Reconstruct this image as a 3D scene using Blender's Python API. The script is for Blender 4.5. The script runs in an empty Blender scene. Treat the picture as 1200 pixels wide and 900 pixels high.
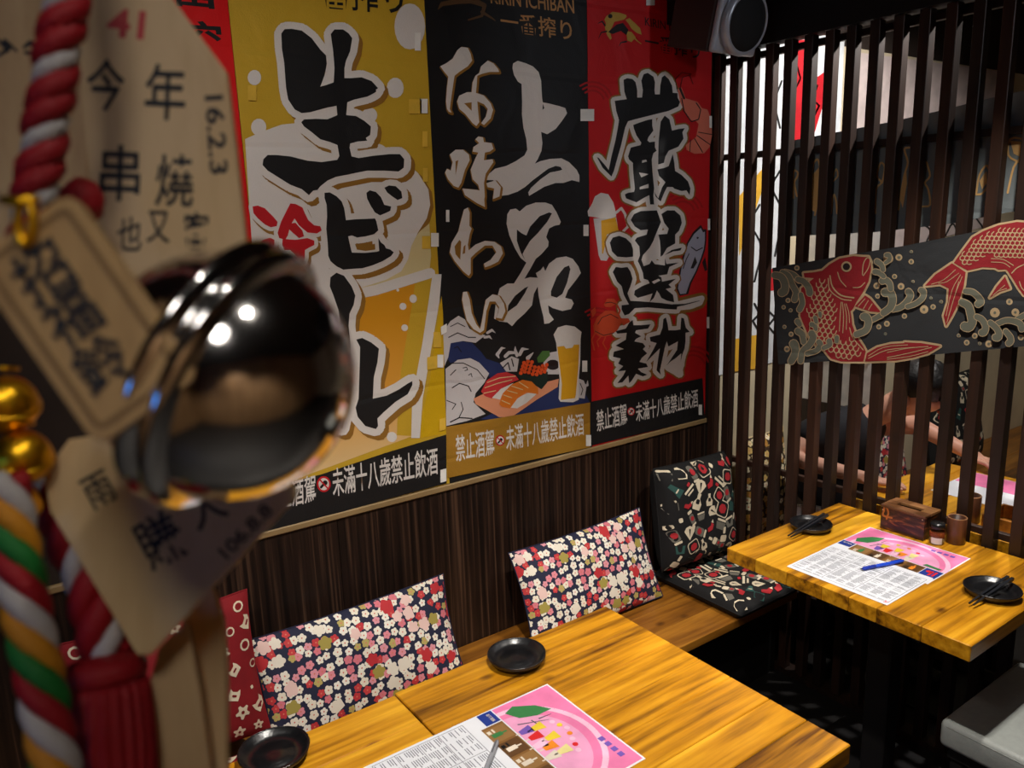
import bpy, bmesh, math, random
from mathutils import Vector as V, Matrix
from mathutils.geometry import delaunay_2d_cdt
random.seed(7)
SC = bpy.context.scene
COL = SC.collection

# ------------------------------------------------------------------ camera
CZ = 1.74                     # eye height
FPX = 923.07                  # focal length in pixels of the 1200x900 frame
YAW, PITCH, ROLL = [math.radians(a) for a in (55.0256, 12.3269, -1.9438)]
EYE = V((0, 0, CZ))
FWD = V((math.cos(YAW)*math.cos(PITCH), math.sin(YAW)*math.cos(PITCH), -math.sin(PITCH)))
_rt = V((math.sin(YAW), -math.cos(YAW), 0)); _up = _rt.cross(FWD)
RGT = _rt*math.cos(ROLL) + _up*math.sin(ROLL)
UPV = -_rt*math.sin(ROLL) + _up*math.cos(ROLL)
cam = bpy.data.cameras.new('camera'); camo = bpy.data.objects.new('camera', cam); COL.objects.link(camo)
M = Matrix((RGT, UPV, -FWD)).transposed().to_4x4(); M.translation = EYE
camo.matrix_world = M
cam.sensor_width = 36; cam.lens = FPX/1200*36; cam.clip_start = .01
cam.dof.use_dof = True; cam.dof.focus_distance = 2.2; cam.dof.aperture_fstop = cam.lens/3.6; cam.dof.aperture_blades = 0
SC.camera = camo

# ------------------------------------------------------------------ world, lights, exposure
w = bpy.data.worlds.new('world'); SC.world = w; w.use_nodes = True
w.node_tree.nodes['Background'].inputs[0].default_value = (.010, .010, .012, 1)
vs = SC.view_settings
vs.view_transform = 'Standard'; vs.look = 'None'; vs.gamma = 1; vs.use_curve_mapping = False
vs.exposure = 0.0
def spot(name, loc, to, energy, size, blend, col, rad=.03):
    l = bpy.data.lights.new(name, 'SPOT'); l.energy = energy; l.spot_size = math.radians(size); l.spot_blend = blend
    l.color = col; l.shadow_soft_size = rad
    o = bpy.data.objects.new(name, l); COL.objects.link(o); o.location = loc
    o.rotation_euler = (V(to)-V(loc)).to_track_quat('-Z', 'Y').to_euler(); return o
WARM = (1, .94, .86); NEUT = (1, .95, .90)
SPOTS = [  # location, target, watts, cone, blend, colour, radius of the lens
    ((.80, .80, 2.66), (.95, 1.12, .74), 135, 84, .8, WARM, .03),
    ((1.86, .74, 2.66), (1.98, 1.02, .74), 125, 66, .6, WARM, .03),
    ((-.35, .55, 2.66), (1.25, 2.03, 1.25), 62, 70, .9, NEUT, .03),
    ((2.80, 1.12, 2.58), (2.95, 1.75, 1.1), 95, 136, .5, NEUT, .03),
    ((2.62, 1.80, 2.60), (2.75, 2.03, 1.5), .8, 120, .8, NEUT, .03),
    ((-1.2, -.9, 2.66), (-1.6, -1.0, 0), 70, 110, .6, WARM, .03),
    ((.6, -1.2, 2.66), (.6, -1.6, 0), 70, 110, .6, WARM, .03),
    ((-.25, -.55, 2.66), (.17, .25, 1.62), 15, 50, .8, NEUT, .14),  # unseen fill lamp, added to brighten the hanging charms softly
    ((-1.0, .9, 2.66), (-1.4, .9, 0), 50, 110, .6, WARM, .03),
    ((.3, -.2, 2.66), (.5, -.3, 0), 12, 100, .6, WARM, .03),
    ((1.6, -.9, 2.66), (1.5, -1.2, 0), 22, 84, .6, WARM, .03),
    ((-.4, -1.7, 2.66), (-.4, -2.0, 0), 60, 110, .6, WARM, .03),
    ((2.22, -.55, 2.45), (2.14, 1.9, 2.15), 26, 40, .8, (.86, .92, 1), .04),
]
for a, b, e, s, bl, c, r in SPOTS: spot('ceiling_spot_light', a, b, e, s, bl, c, r)

# ------------------------------------------------------------------ helpers
def ray(px, py): return RGT*((px-600)/FPX) - UPV*((py-450)/FPX) + FWD
class Plane:
    """A plane in the room; a photo pixel gives a direction, the plane gives the distance."""
    def __init__(s, p, n):
        s.p = V(p); s.n = V(n).normalized()
        if s.n.dot(EYE-s.p) < 0: s.n = -s.n
    def at(s, px, py, off=0.):
        d = ray(px, py); t = (s.p-EYE).dot(s.n)/d.dot(s.n); return EYE + d*t + s.n*off
def atd(px, py, d): return EYE + ray(px, py)*d
def onz(px, py, z): return Plane((0, 0, z), (0, 0, 1)).at(px, py)
def ony(px, py, y): return Plane((0, y, 0), (0, -1, 0)).at(px, py)
def onx(px, py, x): return Plane((x, 0, 0), (-1, 0, 0)).at(px, py)

def lin(c):
    r = []
    for v in c[:3]:
        v = v/255.; r.append(v/12.92 if v <= .04045 else ((v+.055)/1.055)**2.4)
    return (*r, 1)
MATS = {}
class NT:
    def __init__(s, name):
        s.m = bpy.data.materials.new(name); s.m.use_nodes = True; s.t = s.m.node_tree; s.b = s.t.nodes['Principled BSDF']
    def n(s, typ, **kw):
        o = s.t.nodes.new(typ)
        for k, v in kw.items():
            if k.startswith('i_'):
                o.inputs[k[2:].replace('_', ' ')].default_value = v
            else: setattr(o, k, v)
        return o
    def l(s, a, b): s.t.links.new(a, b)
    def math(s, op, a, b=None, c=None):
        o = s.t.nodes.new('ShaderNodeMath'); o.operation = op
        for i, v in enumerate((a, b, c)):
            if v is None: continue
            if isinstance(v, (int, float)): o.inputs[i].default_value = v
            else: s.l(v, o.inputs[i])
        return o.outputs[0]
    def mix(s, f, a, b):
        o = s.t.nodes.new('ShaderNodeMix'); o.data_type = 'RGBA'
        for i, v in ((0, f), (6, a), (7, b)):
            if isinstance(v, (int, float)): o.inputs[i].default_value = v
            elif isinstance(v, tuple): o.inputs[i].default_value = v
            else: s.l(v, o.inputs[i])
        return o.outputs[2]
    def ramp(s, f, stops, const=False):
        o = s.t.nodes.new('ShaderNodeValToRGB'); e = o.color_ramp.elements
        if const: o.color_ramp.interpolation = 'CONSTANT'
        while len(e) < len(stops): e.new(.5)
        for x, (p, c) in zip(e, stops): x.position = p; x.color = c
        s.l(f, o.inputs[0]); return o.outputs[0]
    def bump(s, h, strength=.3, dist=.01):
        o = s.n('ShaderNodeBump', i_Strength=strength, i_Distance=dist); s.l(h, o.inputs['Height']); s.l(o.outputs[0], s.b.inputs['Normal'])
def mat(name, col, rough=.6, metal=0., var=.12, scale=18., bump=.15, bscale=None, spec=.4, coat=0.):
    """plain coloured stuff with faint procedural mottling"""
    if name in MATS: return MATS[name]
    t = NT(name); c = lin(col)
    tc = t.n('ShaderNodeTexCoord'); nz = t.n('ShaderNodeTexNoise', i_Scale=scale, i_Detail=4.)
    t.l(tc.outputs['Object'], nz.inputs['Vector'])
    a = tuple(max(0, v*(1-var)) for v in c[:3])+(1,); b = tuple(min(1, v*(1+var)) for v in c[:3])+(1,)
    t.l(t.ramp(nz.outputs['Fac'], [(.3, a), (.7, b)]), t.b.inputs['Base Color'])
    t.b.inputs['Roughness'].default_value = rough; t.b.inputs['Metallic'].default_value = metal
    t.b.inputs['Specular IOR Level'].default_value = spec; t.b.inputs['Coat Weight'].default_value = coat
    if bump:
        n2 = t.n('ShaderNodeTexNoise', i_Scale=bscale or scale*6, i_Detail=3.); t.l(tc.outputs['Object'], n2.inputs['Vector'])
        t.bump(n2.outputs['Fac'], bump, .002)
    MATS[name] = t.m; return t.m
def wood(name, light, mid, dark, axis='X', scale=9., rough=.35, stretch=.09, coat=.2, streak=.5):
    """planks: grain drawn out along one axis, each plank a tone of its own"""
    t = NT(name)
    tc = t.n('ShaderNodeTexCoord'); oi = t.n('ShaderNodeObjectInfo')
    ad = t.n('ShaderNodeVectorMath', operation='ADD'); t.l(tc.outputs['Object'], ad.inputs[0])
    cx = t.n('ShaderNodeCombineXYZ'); r = t.math('MULTIPLY', oi.outputs['Random'], 13.)
    for i in range(3): t.l(r, cx.inputs[i])
    t.l(cx.outputs[0], ad.inputs[1])
    mp = t.n('ShaderNodeMapping'); t.l(ad.outputs[0], mp.inputs[0])
    sc = [scale]*3; sc['XYZ'.index(axis)] = scale*stretch; mp.inputs['Scale'].default_value = sc
    n1 = t.n('ShaderNodeTexNoise', i_Scale=1., i_Detail=6., i_Roughness=.6, i_Distortion=1.2); t.l(mp.outputs[0], n1.inputs[0])
    m2 = t.n('ShaderNodeMapping'); t.l(ad.outputs[0], m2.inputs[0])
    s2 = [scale*9]*3; s2['XYZ'.index(axis)] = scale*stretch*5; m2.inputs['Scale'].default_value = s2
    n2 = t.n('ShaderNodeTexNoise', i_Scale=1., i_Detail=4.); t.l(m2.outputs[0], n2.inputs[0])
    f = t.math('ADD', t.math('MULTIPLY', n1.outputs['Fac'], 1-streak*.5), t.math('MULTIPLY', n2.outputs['Fac'], streak*.5))
    f = t.math('ADD', f, t.math('MULTIPLY', t.math('SUBTRACT', oi.outputs['Random'], .5), .16))
    m3 = t.n('ShaderNodeMapping'); t.l(ad.outputs[0], m3.inputs[0]); s3 = [8., 8., 8.]; s3['XYZ'.index(axis)] = 5.; m3.inputs['Scale'].default_value = s3
    vo = t.n('ShaderNodeTexVoronoi', i_Scale=1., i_Randomness=1.); t.l(m3.outputs[0], vo.inputs['Vector'])
    kn = t.n('ShaderNodeMapRange'); t.l(vo.outputs['Distance'], kn.inputs[0]); kn.inputs[1].default_value = .03; kn.inputs[2].default_value = .13; kn.inputs[3].default_value = -.16; kn.inputs[4].default_value = 0.
    n4 = t.n('ShaderNodeTexNoise', i_Scale=4.5, i_Detail=3.); t.l(ad.outputs[0], n4.inputs[0])
    f = t.math('ADD', t.math('ADD', f, kn.outputs[0]), t.math('MULTIPLY', t.math('SUBTRACT', n4.outputs['Fac'], .5), .16))
    c = t.ramp(f, [(.33, lin(dark)), (.47, lin(mid)), (.62, lin(light))])
    t.l(c, t.b.inputs['Base Color']); t.b.inputs['Roughness'].default_value = rough; t.b.inputs['Coat Weight'].default_value = coat
    t.b.inputs['Coat Roughness'].default_value = .25
    t.bump(n2.outputs['Fac'], .25, .002); MATS[name] = t.m; return t.m
def emit(name, col, s):
    t = NT(name); t.b.inputs['Base Color'].default_value = (0, 0, 0, 1)
    t.b.inputs['Emission Color'].default_value = lin(col); t.b.inputs['Emission Strength'].default_value = s
    MATS[name] = t.m; return t.m

def mesh_obj(name, verts, faces, m, parent=None, smooth=False, uv=None):
    me = bpy.data.meshes.new(name); me.from_pydata([tuple(v) for v in verts], [], faces); me.update()
    if smooth: me.polygons.foreach_set('use_smooth', [True]*len(me.polygons))
    if uv:
        l = me.uv_layers.new(name='UVMap')
        for lp in me.loops: l.data[lp.index].uv = uv[lp.vertex_index]
    return link(name, me, m, parent)
def link(name, me, m, parent=None):
    o = bpy.data.objects.new(name, me); COL.objects.link(o)
    if m: me.materials.append(m)
    if parent:
        o.parent = parent; o.location = -world_loc(parent)
    return o
def world_loc(o):
    l = V(o.location)
    while o.parent: o = o.parent; l += o.location
    return l
def thing(name, label, cat, loc=(0, 0, 0), group=None):
    o = bpy.data.objects.new(name, None); COL.objects.link(o); o.location = loc; o.empty_display_size = .05
    return tag(o, label, cat, group)
def tag(o, label, cat, group=None):
    o['label'] = label; o['category'] = cat
    if group: o['group'] = group
    return o
def struct(o): o['kind'] = 'structure'; return o
def bm_obj(name, bm, m, parent=None, smooth=False):
    bmesh.ops.recalc_face_normals(bm, faces=bm.faces)
    me = bpy.data.meshes.new(name); bm.to_mesh(me); bm.free()
    if smooth: me.polygons.foreach_set('use_smooth', [True]*len(me.polygons))
    return link(name, me, m, parent)
def box(name, x, y, z, m, parent=None, bev=0., seg=1, rot=None, about=None, smooth=False):
    bm = bmesh.new(); bmesh.ops.create_cube(bm, size=1)
    for v in bm.verts: v.co = V(((x[0]+x[1])/2+v.co.x*(x[1]-x[0]), (y[0]+y[1])/2+v.co.y*(y[1]-y[0]), (z[0]+z[1])/2+v.co.z*(z[1]-z[0])))
    if bev: bmesh.ops.bevel(bm, geom=bm.edges[:], offset=bev, segments=seg, affect='EDGES', profile=.5)
    if rot:
        c = V(about) if about else V(((x[0]+x[1])/2, (y[0]+y[1])/2, (z[0]+z[1])/2))
        bmesh.ops.rotate(bm, verts=bm.verts, cent=c, matrix=rot)
    return bm_obj(name, bm, m, parent, smooth)
def basis(axis):
    a = V(axis).normalized(); u = a.orthogonal().normalized(); return u, a.cross(u), a
def lathe(name, prof, c, m, parent=None, n=40, axis=(0, 0, 1), smooth=True, mod=None):
    u, v, a = basis(axis); c = V(c); vs_, fs = [], []
    for k, (r, h) in enumerate(prof):
        for i in range(n):
            t = 2*math.pi*i/n; rr = r*(mod(t, k) if mod else 1); vs_.append(c + u*(rr*math.cos(t)) + v*(rr*math.sin(t)) + a*h)
    for k in range(len(prof)-1):
        for i in range(n):
            j = (i+1) % n; fs.append((k*n+i, k*n+j, (k+1)*n+j, (k+1)*n+i))
    fs.append(tuple(range(n))[::-1]); fs.append(tuple((len(prof)-1)*n+i for i in range(n)))
    o = mesh_obj(name, vs_, fs, m, parent, smooth)
    return o
def tube(name, pts, r, m, parent=None, n=10, closed=False):
    pts = [V(p) for p in pts]; N = len(pts); rs = r if isinstance(r, (list, tuple)) else [r]*N
    vs_, fs = [], []; prev = None
    for i, p in enumerate(pts):
        if closed: d = pts[(i+1) % N]-pts[i-1]
        else: d = pts[min(i+1, N-1)]-pts[max(i-1, 0)]
        d = d.normalized() if d.length > 1e-9 else V((0, 0, 1))
        u = d.orthogonal().normalized() if prev is None else (prev - d*prev.dot(d)).normalized()
        prev = u; v = d.cross(u)
        for k in range(n):
            t = 2*math.pi*k/n; vs_.append(p + (u*math.cos(t)+v*math.sin(t))*rs[i])
    for i in range(N if closed else N-1):
        j = (i+1) % N
        for k in range(n): fs.append((i*n+k, i*n+(k+1) % n, j*n+(k+1) % n, j*n+k))
    if not closed: fs.append(tuple(range(n))[::-1]); fs.append(tuple((N-1)*n+k for k in range(n)))
    return mesh_obj(name, vs_, fs, m, parent, True)
def smooth_path(pts, k=8):
    pts = [V(p) for p in pts]; P = [pts[0]*2-pts[1]]+pts+[pts[-1]*2-pts[-2]]; out = []
    for i in range(1, len(P)-2):
        for j in range(k):
            t = j/k; a, b, c, d = P[i-1:i+3]
            out.append(.5*((2*b)+(c-a)*t+(2*a-5*b+4*c-d)*t*t+(3*b-a-3*c+d)*t**3))
    return out+[pts[-1]]

# ---- flat print: outlines in photo pixels, laid on the plane of the thing they are printed on
def Z(s, x0=0, y0=0, k=1.):
    return [(x0+float(a.split(',')[0])/k, y0+float(a.split(',')[1])/k) for a in s.split()]
def disc(x, y, r, n=14, ry=None, a0=0.): return [(x+r*math.cos(2*math.pi*i/n+a0), y+(ry or r)*math.sin(2*math.pi*i/n+a0)) for i in range(n)]
def strk(pts, wd, cap=8, closed=False):
    """brush stroke -> polygons; wd = width or widths"""
    n = len(pts); ws = list(wd) if isinstance(wd, (list, tuple)) else [wd]*n; out = []
    while len(ws) < n: ws.append(ws[-1])
    for i in range(n if closed else n-1):
        a, b = pts[i], pts[(i+1) % n]; ra, rb = ws[i]/2, ws[(i+1) % n]/2
        L = math.hypot(b[0]-a[0], b[1]-a[1])
        if L < 1e-6: continue
        nx, ny = -(b[1]-a[1])/L, (b[0]-a[0])/L
        out.append([(a[0]+nx*ra, a[1]+ny*ra), (a[0]-nx*ra, a[1]-ny*ra), (b[0]-nx*rb, b[1]-ny*rb), (b[0]+nx*rb, b[1]+ny*rb)])
    for p, w_ in zip(pts, ws):
        if w_ > .3: out.append(disc(p[0], p[1], w_/2, cap, a0=.2))
    return out
def curve2(pts, k=5): return [(p.x, p.y) for p in smooth_path([V((a, b, 0)) for a, b in pts], k)]
def grow(polys, r, cap=8):
    out = list(polys)
    for p in polys: out += strk(p, 2*r, cap, True)
    return out
def shift(polys, dx, dy): return [[(x+dx, y+dy) for x, y in p] for p in polys]
def union(polys):
    vs_, fs = [], []
    for p in polys:
        if sum(p[i-1][0]*p[i][1]-p[i][0]*p[i-1][1] for i in range(len(p))) < 0: p = p[::-1]
        b = len(vs_); vs_ += [V(q) for q in p]; fs.append(list(range(b, b+len(p))))
    r = delaunay_2d_cdt(vs_, [], fs, 1, 1e-5)
    return r[0], [f for f, o in zip(r[2], r[5]) if o]       # enclosed gaps stay open
def prt(name, polys, plane, off, m, parent):
    """one printed colour laid on its plane, every separate patch a mesh of its own"""
    v2, fs = union(polys); first = None
    up = list(range(len(v2)))
    def find(a):
        while up[a] != a: up[a] = up[up[a]]; a = up[a]
        return a
    for f in fs:
        for a in f[1:]: up[find(a)] = find(f[0])
    comp = {}
    for f in fs: comp.setdefault(find(f[0]), []).append(f)
    groups = list(comp.values())
    if len(groups) > 60: groups = [list(fs)]
    for g in groups:
        ids = {}; vs_ = []; fs2 = []
        for f in g:
            for a in f:
                if a not in ids: ids[a] = len(vs_); vs_.append(plane.at(v2[a].x, v2[a].y, off))
            a, b, c = [vs_[ids[i]] for i in f[:3]]; ff = tuple(ids[i] for i in f)
            fs2.append(ff if (b-a).cross(c-a).dot(plane.n) > 0 else ff[::-1])
        o = mesh_obj(name, vs_, fs2, m, parent); first = first or o
        if len(comp) > 60: o['kind'] = 'stuff'
    return first
def text_mesh(body, bold=0.):
    c = bpy.data.curves.new('txt', 'FONT'); c.body = body; c.offset = bold; c.resolution_u = 3
    o = bpy.data.objects.new('txt', c); COL.objects.link(o); me = bpy.data.meshes.new_from_object(o)
    bpy.data.objects.remove(o); bpy.data.curves.remove(c); return me
def lettering(name, body, quad, plane, off, m, parent, bold=0.):
    """words in a quad given by photo pixels TL TR BR BL on the plane"""
    me = text_mesh(body, bold); xs = [v.co.x for v in me.vertices]; ys = [v.co.y for v in me.vertices]
    x0, x1, y0, y1 = min(xs), max(xs), min(ys), max(ys); tl, tr, br, bl = quad
    for v in me.vertices:
        u = (v.co.x-x0)/(x1-x0); t = (v.co.y-y0)/(y1-y0)
        px = (bl[0]*(1-u)+br[0]*u)*(1-t)+(tl[0]*(1-u)+tr[0]*u)*t; py = (bl[1]*(1-u)+br[1]*u)*(1-t)+(tl[1]*(1-u)+tr[1]*u)*t
        v.co = plane.at(px, py, off)
    me.name = name; return link(name, me, m, parent)
def slab(name, poly, plane, thick, m, parent=None, off=0., bev=0.):
    """a flat piece of real thickness: the outline lies on the plane, its back behind it"""
    bm = bmesh.new(); f = [bm.verts.new(plane.at(x, y, off)) for x, y in poly]; b = [bm.verts.new(plane.at(x, y, off)-plane.n*thick) for x, y in poly]
    n = len(f); bm.faces.new(f); bm.faces.new(b[::-1])
    for i in range(n): bm.faces.new((f[i], b[i], b[(i+1) % n], f[(i+1) % n]))
    if bev: bmesh.ops.bevel(bm, geom=[e for e in bm.edges if (e.verts[0] in f) == (e.verts[1] in f)], offset=bev, segments=2, affect='EDGES')
    return bm_obj(name, bm, m, parent)

# ------------------------------------------------------------------ materials
D = 2.03                      # the long wall with the banners: y = D
SX = 2.345                    # the slatted screen: x = SX
TZ = .74                      # table tops
BZ = .36                      # bench top
M_table = wood('golden_table_wood', (236, 174, 42), (196, 132, 20), (92, 52, 8), 'X', 7., .33, .10, .25, .8)
M_tside = wood('table_edge_wood', (196, 132, 48), (160, 98, 30), (96, 54, 16), 'X', 9., .4, .1, .2)
M_bench = wood('bench_wood', (172, 114, 36), (130, 80, 22), (74, 42, 12), 'X', 7., .4, .1, .15)
M_slat = wood('dark_slat_wood', (54, 30, 17), (38, 21, 12), (24, 13, 8), 'Z', 10., .5, .06, .0)
M_black = mat('black_paint', (18, 16, 16), .6)
M_darkwood = wood('dark_stained_wood', (60, 42, 30), (42, 28, 20), (24, 16, 12), 'Z', 10., .5, .08, 0.)
M_metal = mat('dark_steel', (40, 38, 36), .45, .8)

# ------------------------------------------------------------------ the room
M_floor = mat('dark_floor_tile', (26, 23, 21), .55, scale=6)
M_ceil = mat('black_ceiling', (34, 30, 28), .9)
M_upper = mat('dark_wall_paint', (46, 36, 30), .8)
M_plaster = mat('cream_plaster', (204, 190, 160), .9, var=.1, scale=5, bump=.8, bscale=14)
struct(box('floor', (-2.4, 5.4), (-2.4, D+.1), (-.05, 0), M_floor))
struct(box('ceiling', (-2.4, 5.4), (-2.4, D+.1), (2.75, 2.8), M_ceil))
wl = struct(box('wall_left', (-2.4, 5.4), (D, D+.1), (0, 2.75), M_upper))
M_rear = wood('light_wall_boards', (150, 116, 78), (126, 94, 60), (96, 70, 44), 'Z', 6., .6, .08, 0.)
struct(box('wall_rear', (-2.4, -2.3), (-2.4, D), (0, 2.75), M_rear))
struct(box('wall_right', (-2.3, 5.3), (-2.4, -2.3), (0, 2.75), M_rear))
struct(box('wall_back', (5.3, 5.4), (-2.3, D), (0, 2.75), M_plaster))
# dark veneer with fine vertical stripes under the banners
t = NT('striped_veneer'); tc = t.n('ShaderNodeTexCoord'); mp = t.n('ShaderNodeMapping'); mp.inputs['Scale'].default_value = (115, 115, 1.6); t.l(tc.outputs['Object'], mp.inputs[0])
n1 = t.n('ShaderNodeTexNoise', i_Scale=1., i_Detail=3.); t.l(mp.outputs[0], n1.inputs[0])
t.l(t.ramp(n1.outputs['Fac'], [(.36, lin((20, 12, 9))), (.55, lin((42, 27, 20))), (.70, lin((84, 60, 45)))]), t.b.inputs['Base Color'])
t.b.inputs['Roughness'].default_value = .42; t.bump(n1.outputs['Fac'], .3, .002); M_ven = t.m
for i in range(6):
    box('veneer_panel', (-2.3+i*.773, -2.3+(i+1)*.773-.0015), (D-.008, D-.0005), (.0, .903), M_ven, wl)
M_trim = mat('beige_trim', (150, 124, 84), .5)
struct(box('trim_1', (-2.3, 2.34), (D-.016, D-.0005), (.9035, .9225), M_trim, bev=.003))
# the wall beyond the screen is cream plaster with a dark top
box('plaster_panel', (2.42, 5.3), (D-.008, D-.0005), (0, 2.36), M_plaster, wl)

# ------------------------------------------------------------------ cloth banners on the wall
def cloth(name, col, rough=.55, scale=260.):
    if name in MATS: return MATS[name]
    t = NT(name); tc = t.n('ShaderNodeTexCoord')
    n1 = t.n('ShaderNodeTexNoise', i_Scale=5., i_Detail=3., i_Distortion=.6); t.l(tc.outputs['Object'], n1.inputs[0])
    n2 = t.n('ShaderNodeTexNoise', i_Scale=scale, i_Detail=1.); t.l(tc.outputs['Object'], n2.inputs[0])
    # fold creases where the cloth had been packed
    sep = t.n('ShaderNodeSeparateXYZ'); t.l(tc.outputs['Object'], sep.inputs[0])
    z = t.math('ADD', sep.outputs[2], t.math('MULTIPLY', n1.outputs['Fac'], .03))
    cr = t.math('ABSOLUTE', t.math('SUBTRACT', t.math('FRACT', t.math('MULTIPLY', z, 4.4)), .5))
    cr = t.math('MULTIPLY', t.math('MINIMUM', cr, .05), 8.)
    h = t.math('ADD', t.math('ADD', t.math('MULTIPLY', n1.outputs['Fac'], 3.), cr), t.math('MULTIPLY', n2.outputs['Fac'], .12))
    t.bump(h, .35, .01)
    c = lin(col); t.l(t.mix(t.math('MULTIPLY', n2.outputs['Fac'], .3), c, tuple(v*.8 for v in c[:3])+(1,)), t.b.inputs['Base Color'])
    t.b.inputs['Roughness'].default_value = rough; MATS[name] = t.m; return t.m
C_yel = cloth('yellow_cloth', (205, 166, 44)); C_dyel = cloth('deep_yellow_print', (212, 170, 8)); C_blk = cloth('black_cloth', (22, 22, 24))
C_red = cloth('red_cloth', (202, 18, 24)); C_wht = cloth('white_print', (226, 220, 214)); C_brn = cloth('brown_print', (150, 106, 38))
C_gold = cloth('gold_band_cloth', (168, 122, 36)); C_tan = cloth('tan_print', (190, 140, 86)); C_redp = cloth('red_print', (196, 22, 34))
C_navy = cloth('navy_print', (34, 48, 96)); C_grey = cloth('grey_wave_print', (206, 200, 200)); C_cream = cloth('cream_print', (222, 205, 150))
C_amber = cloth('amber_print', (226, 166, 24)); C_fish = cloth('fish_grey_print', (170, 172, 190)); C_shr = cloth('shrimp_print', (226, 122, 98))
C_crab = cloth('crab_orange_print', (214, 78, 40)); C_salm = cloth('salmon_print', (226, 122, 34)); C_tuna = cloth('tuna_print', (205, 52, 56))
C_board = cloth('board_peach_print', (226, 150, 112)); C_grn = cloth('green_print', (76, 118, 56)); C_dk = cloth('dark_print', (30, 20, 22))
C_dred = cloth('darker_red_print', (176, 14, 18))
t = NT('beer_print'); tc = t.n('ShaderNodeTexCoord'); sp = t.n('ShaderNodeSeparateXYZ'); t.l(tc.outputs['Object'], sp.inputs[0])
mr = t.n('ShaderNodeMapRange'); mr.inputs[1].default_value = 1.02; mr.inputs[2].default_value = 1.5; t.l(sp.outputs[2], mr.inputs[0])
t.l(t.ramp(mr.outputs[0], [(.0, lin((232, 206, 168))), (.12, lin((228, 190, 130))), (.45, lin((222, 158, 60))), (.9, lin((214, 146, 24)))]), t.b.inputs['Base Color'])
t.b.inputs['Roughness'].default_value = .5; C_beer = t.m
M_tape = mat('white_paper_tape', (236, 234, 228), .6); M_ytape = mat('yellow_tape', (226, 184, 66), .5)
M_gtape = mat('grey_see_through_tape', (120, 118, 116), .4)
WP = Plane((0, D-.010, 0), (0, -1, 0))            # face of the banner cloth
L = .00045                                         # one layer of print
XE = [k*D for k in (.20, .311, .574, .8612, 1.149)]
ZB, ZT = .924, 2.62
def banner(name, i, m, label):
    b = thing(name, label, 'banner', ((XE[i]+XE[i+1])/2, D-.003, ZB))
    # a gently uneven cloth, a few millimetres off the wall
    box('cloth', (XE[i]+.0008, XE[i+1]-.0008), (D-.010, D-.0015), (ZB, ZT), m, b)
    return b
def tapes(b, spots, m):
    for s in spots: prt('tape', [s], WP, L*7, m, b)
def q(x, y, w_, h, a=0.):
    return [(x-w_/2, y-h/2+a), (x+w_/2, y-h/2-a), (x+w_/2, y+h/2-a), (x-w_/2, y+h/2+a)]
WARN = '禁止酒駕', '未滿十八歲禁止飲酒'
# -- red banner at the far left, behind the wooden plaques
b0 = banner('wall_banner', 0, cloth('bright_red_cloth', (222, 8, 14)), 'plain red cloth banner with black lettering behind the hanging wooden plaques')
lettering('lettering', '番', ((190, -42), (256, -36), (262, 12), (196, 6)), WP, L, C_blk, b0, .014)
lettering('lettering', '搾', ((196, 22), (258, 26), (264, 78), (202, 74)), WP, L, C_blk, b0, .014)
lettering('lettering', 'り', ((206, 92), (262, 96), (270, 150), (212, 146)), WP, L, C_blk, b0, .05)
# -- yellow banner
b1 = banner('wall_banner', 1, C_yel, 'yellow cloth banner with black brush lettering over a full beer glass')
a3 = lambda s: Z(s, 250, 0, 3); g3 = lambda s: Z(s, 250, 300, 2.8133); h5 = lambda s: Z(s, 280, 200, 5); k45 = lambda s: Z(s, 370, 180, 4.5)
foam = Z('287,163 305,155 330,146 350,144 380,150 420,160 448,170 470,186 490,203 502,222 504,240 500,256 490,272 482,288 478,304 470,318 452,328 420,338 380,346 300,352 296,300')
prt('beer_print', [a3('158,1060 240,1050 520,1010 712,965 700,1060 680,1180 660,1300 650,1400 645,1530 700,1533 330,1670 200,1720')], WP, L, C_beer, b1)
prt('yellow_side_print', [g3('752,130 712,420 690,520 682,600 766,585 757,190')], WP, L, C_dyel, b1)
prt('foam_edge_print', [p for p in shift([foam], 4, 3)], WP, L*.9, C_brn, b1)
prt('foam_print', [foam], WP, L*1.6, C_wht, b1)
prt('foam_shade_print', [[(388, 330), (430, 322), (462, 312), (476, 303), (482, 284), (492, 271), (503, 262), (505, 300), (503, 318), (470, 333), (420, 345), (380, 350), (296, 362), (296, 330)]], WP, L*1.3, C_cream, b1)
prt('glass_print', strk([(300, 366), (380, 352), (440, 340), (504, 320)], 12)+[g3('722,60 752,60 745,150 690,470 680,600 652,600 655,470 690,280 712,130')], WP, L*1.9, C_wht, b1)
prt('bubble_print', [disc(480, 31, 18, 20, 27), disc(463, 103, 10, 14, 12), disc(298, 91, 8, 14, 9), disc(303, 149, 9, 14, 10), disc(433, 135, 9), disc(472, 359, 4.2), disc(484, 350, 4.4, 14, 5), disc(466, 340, 1.8), disc(474, 384, 4), disc(459, 512, 6)], WP, L*2.2, C_wht, b1)
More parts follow.
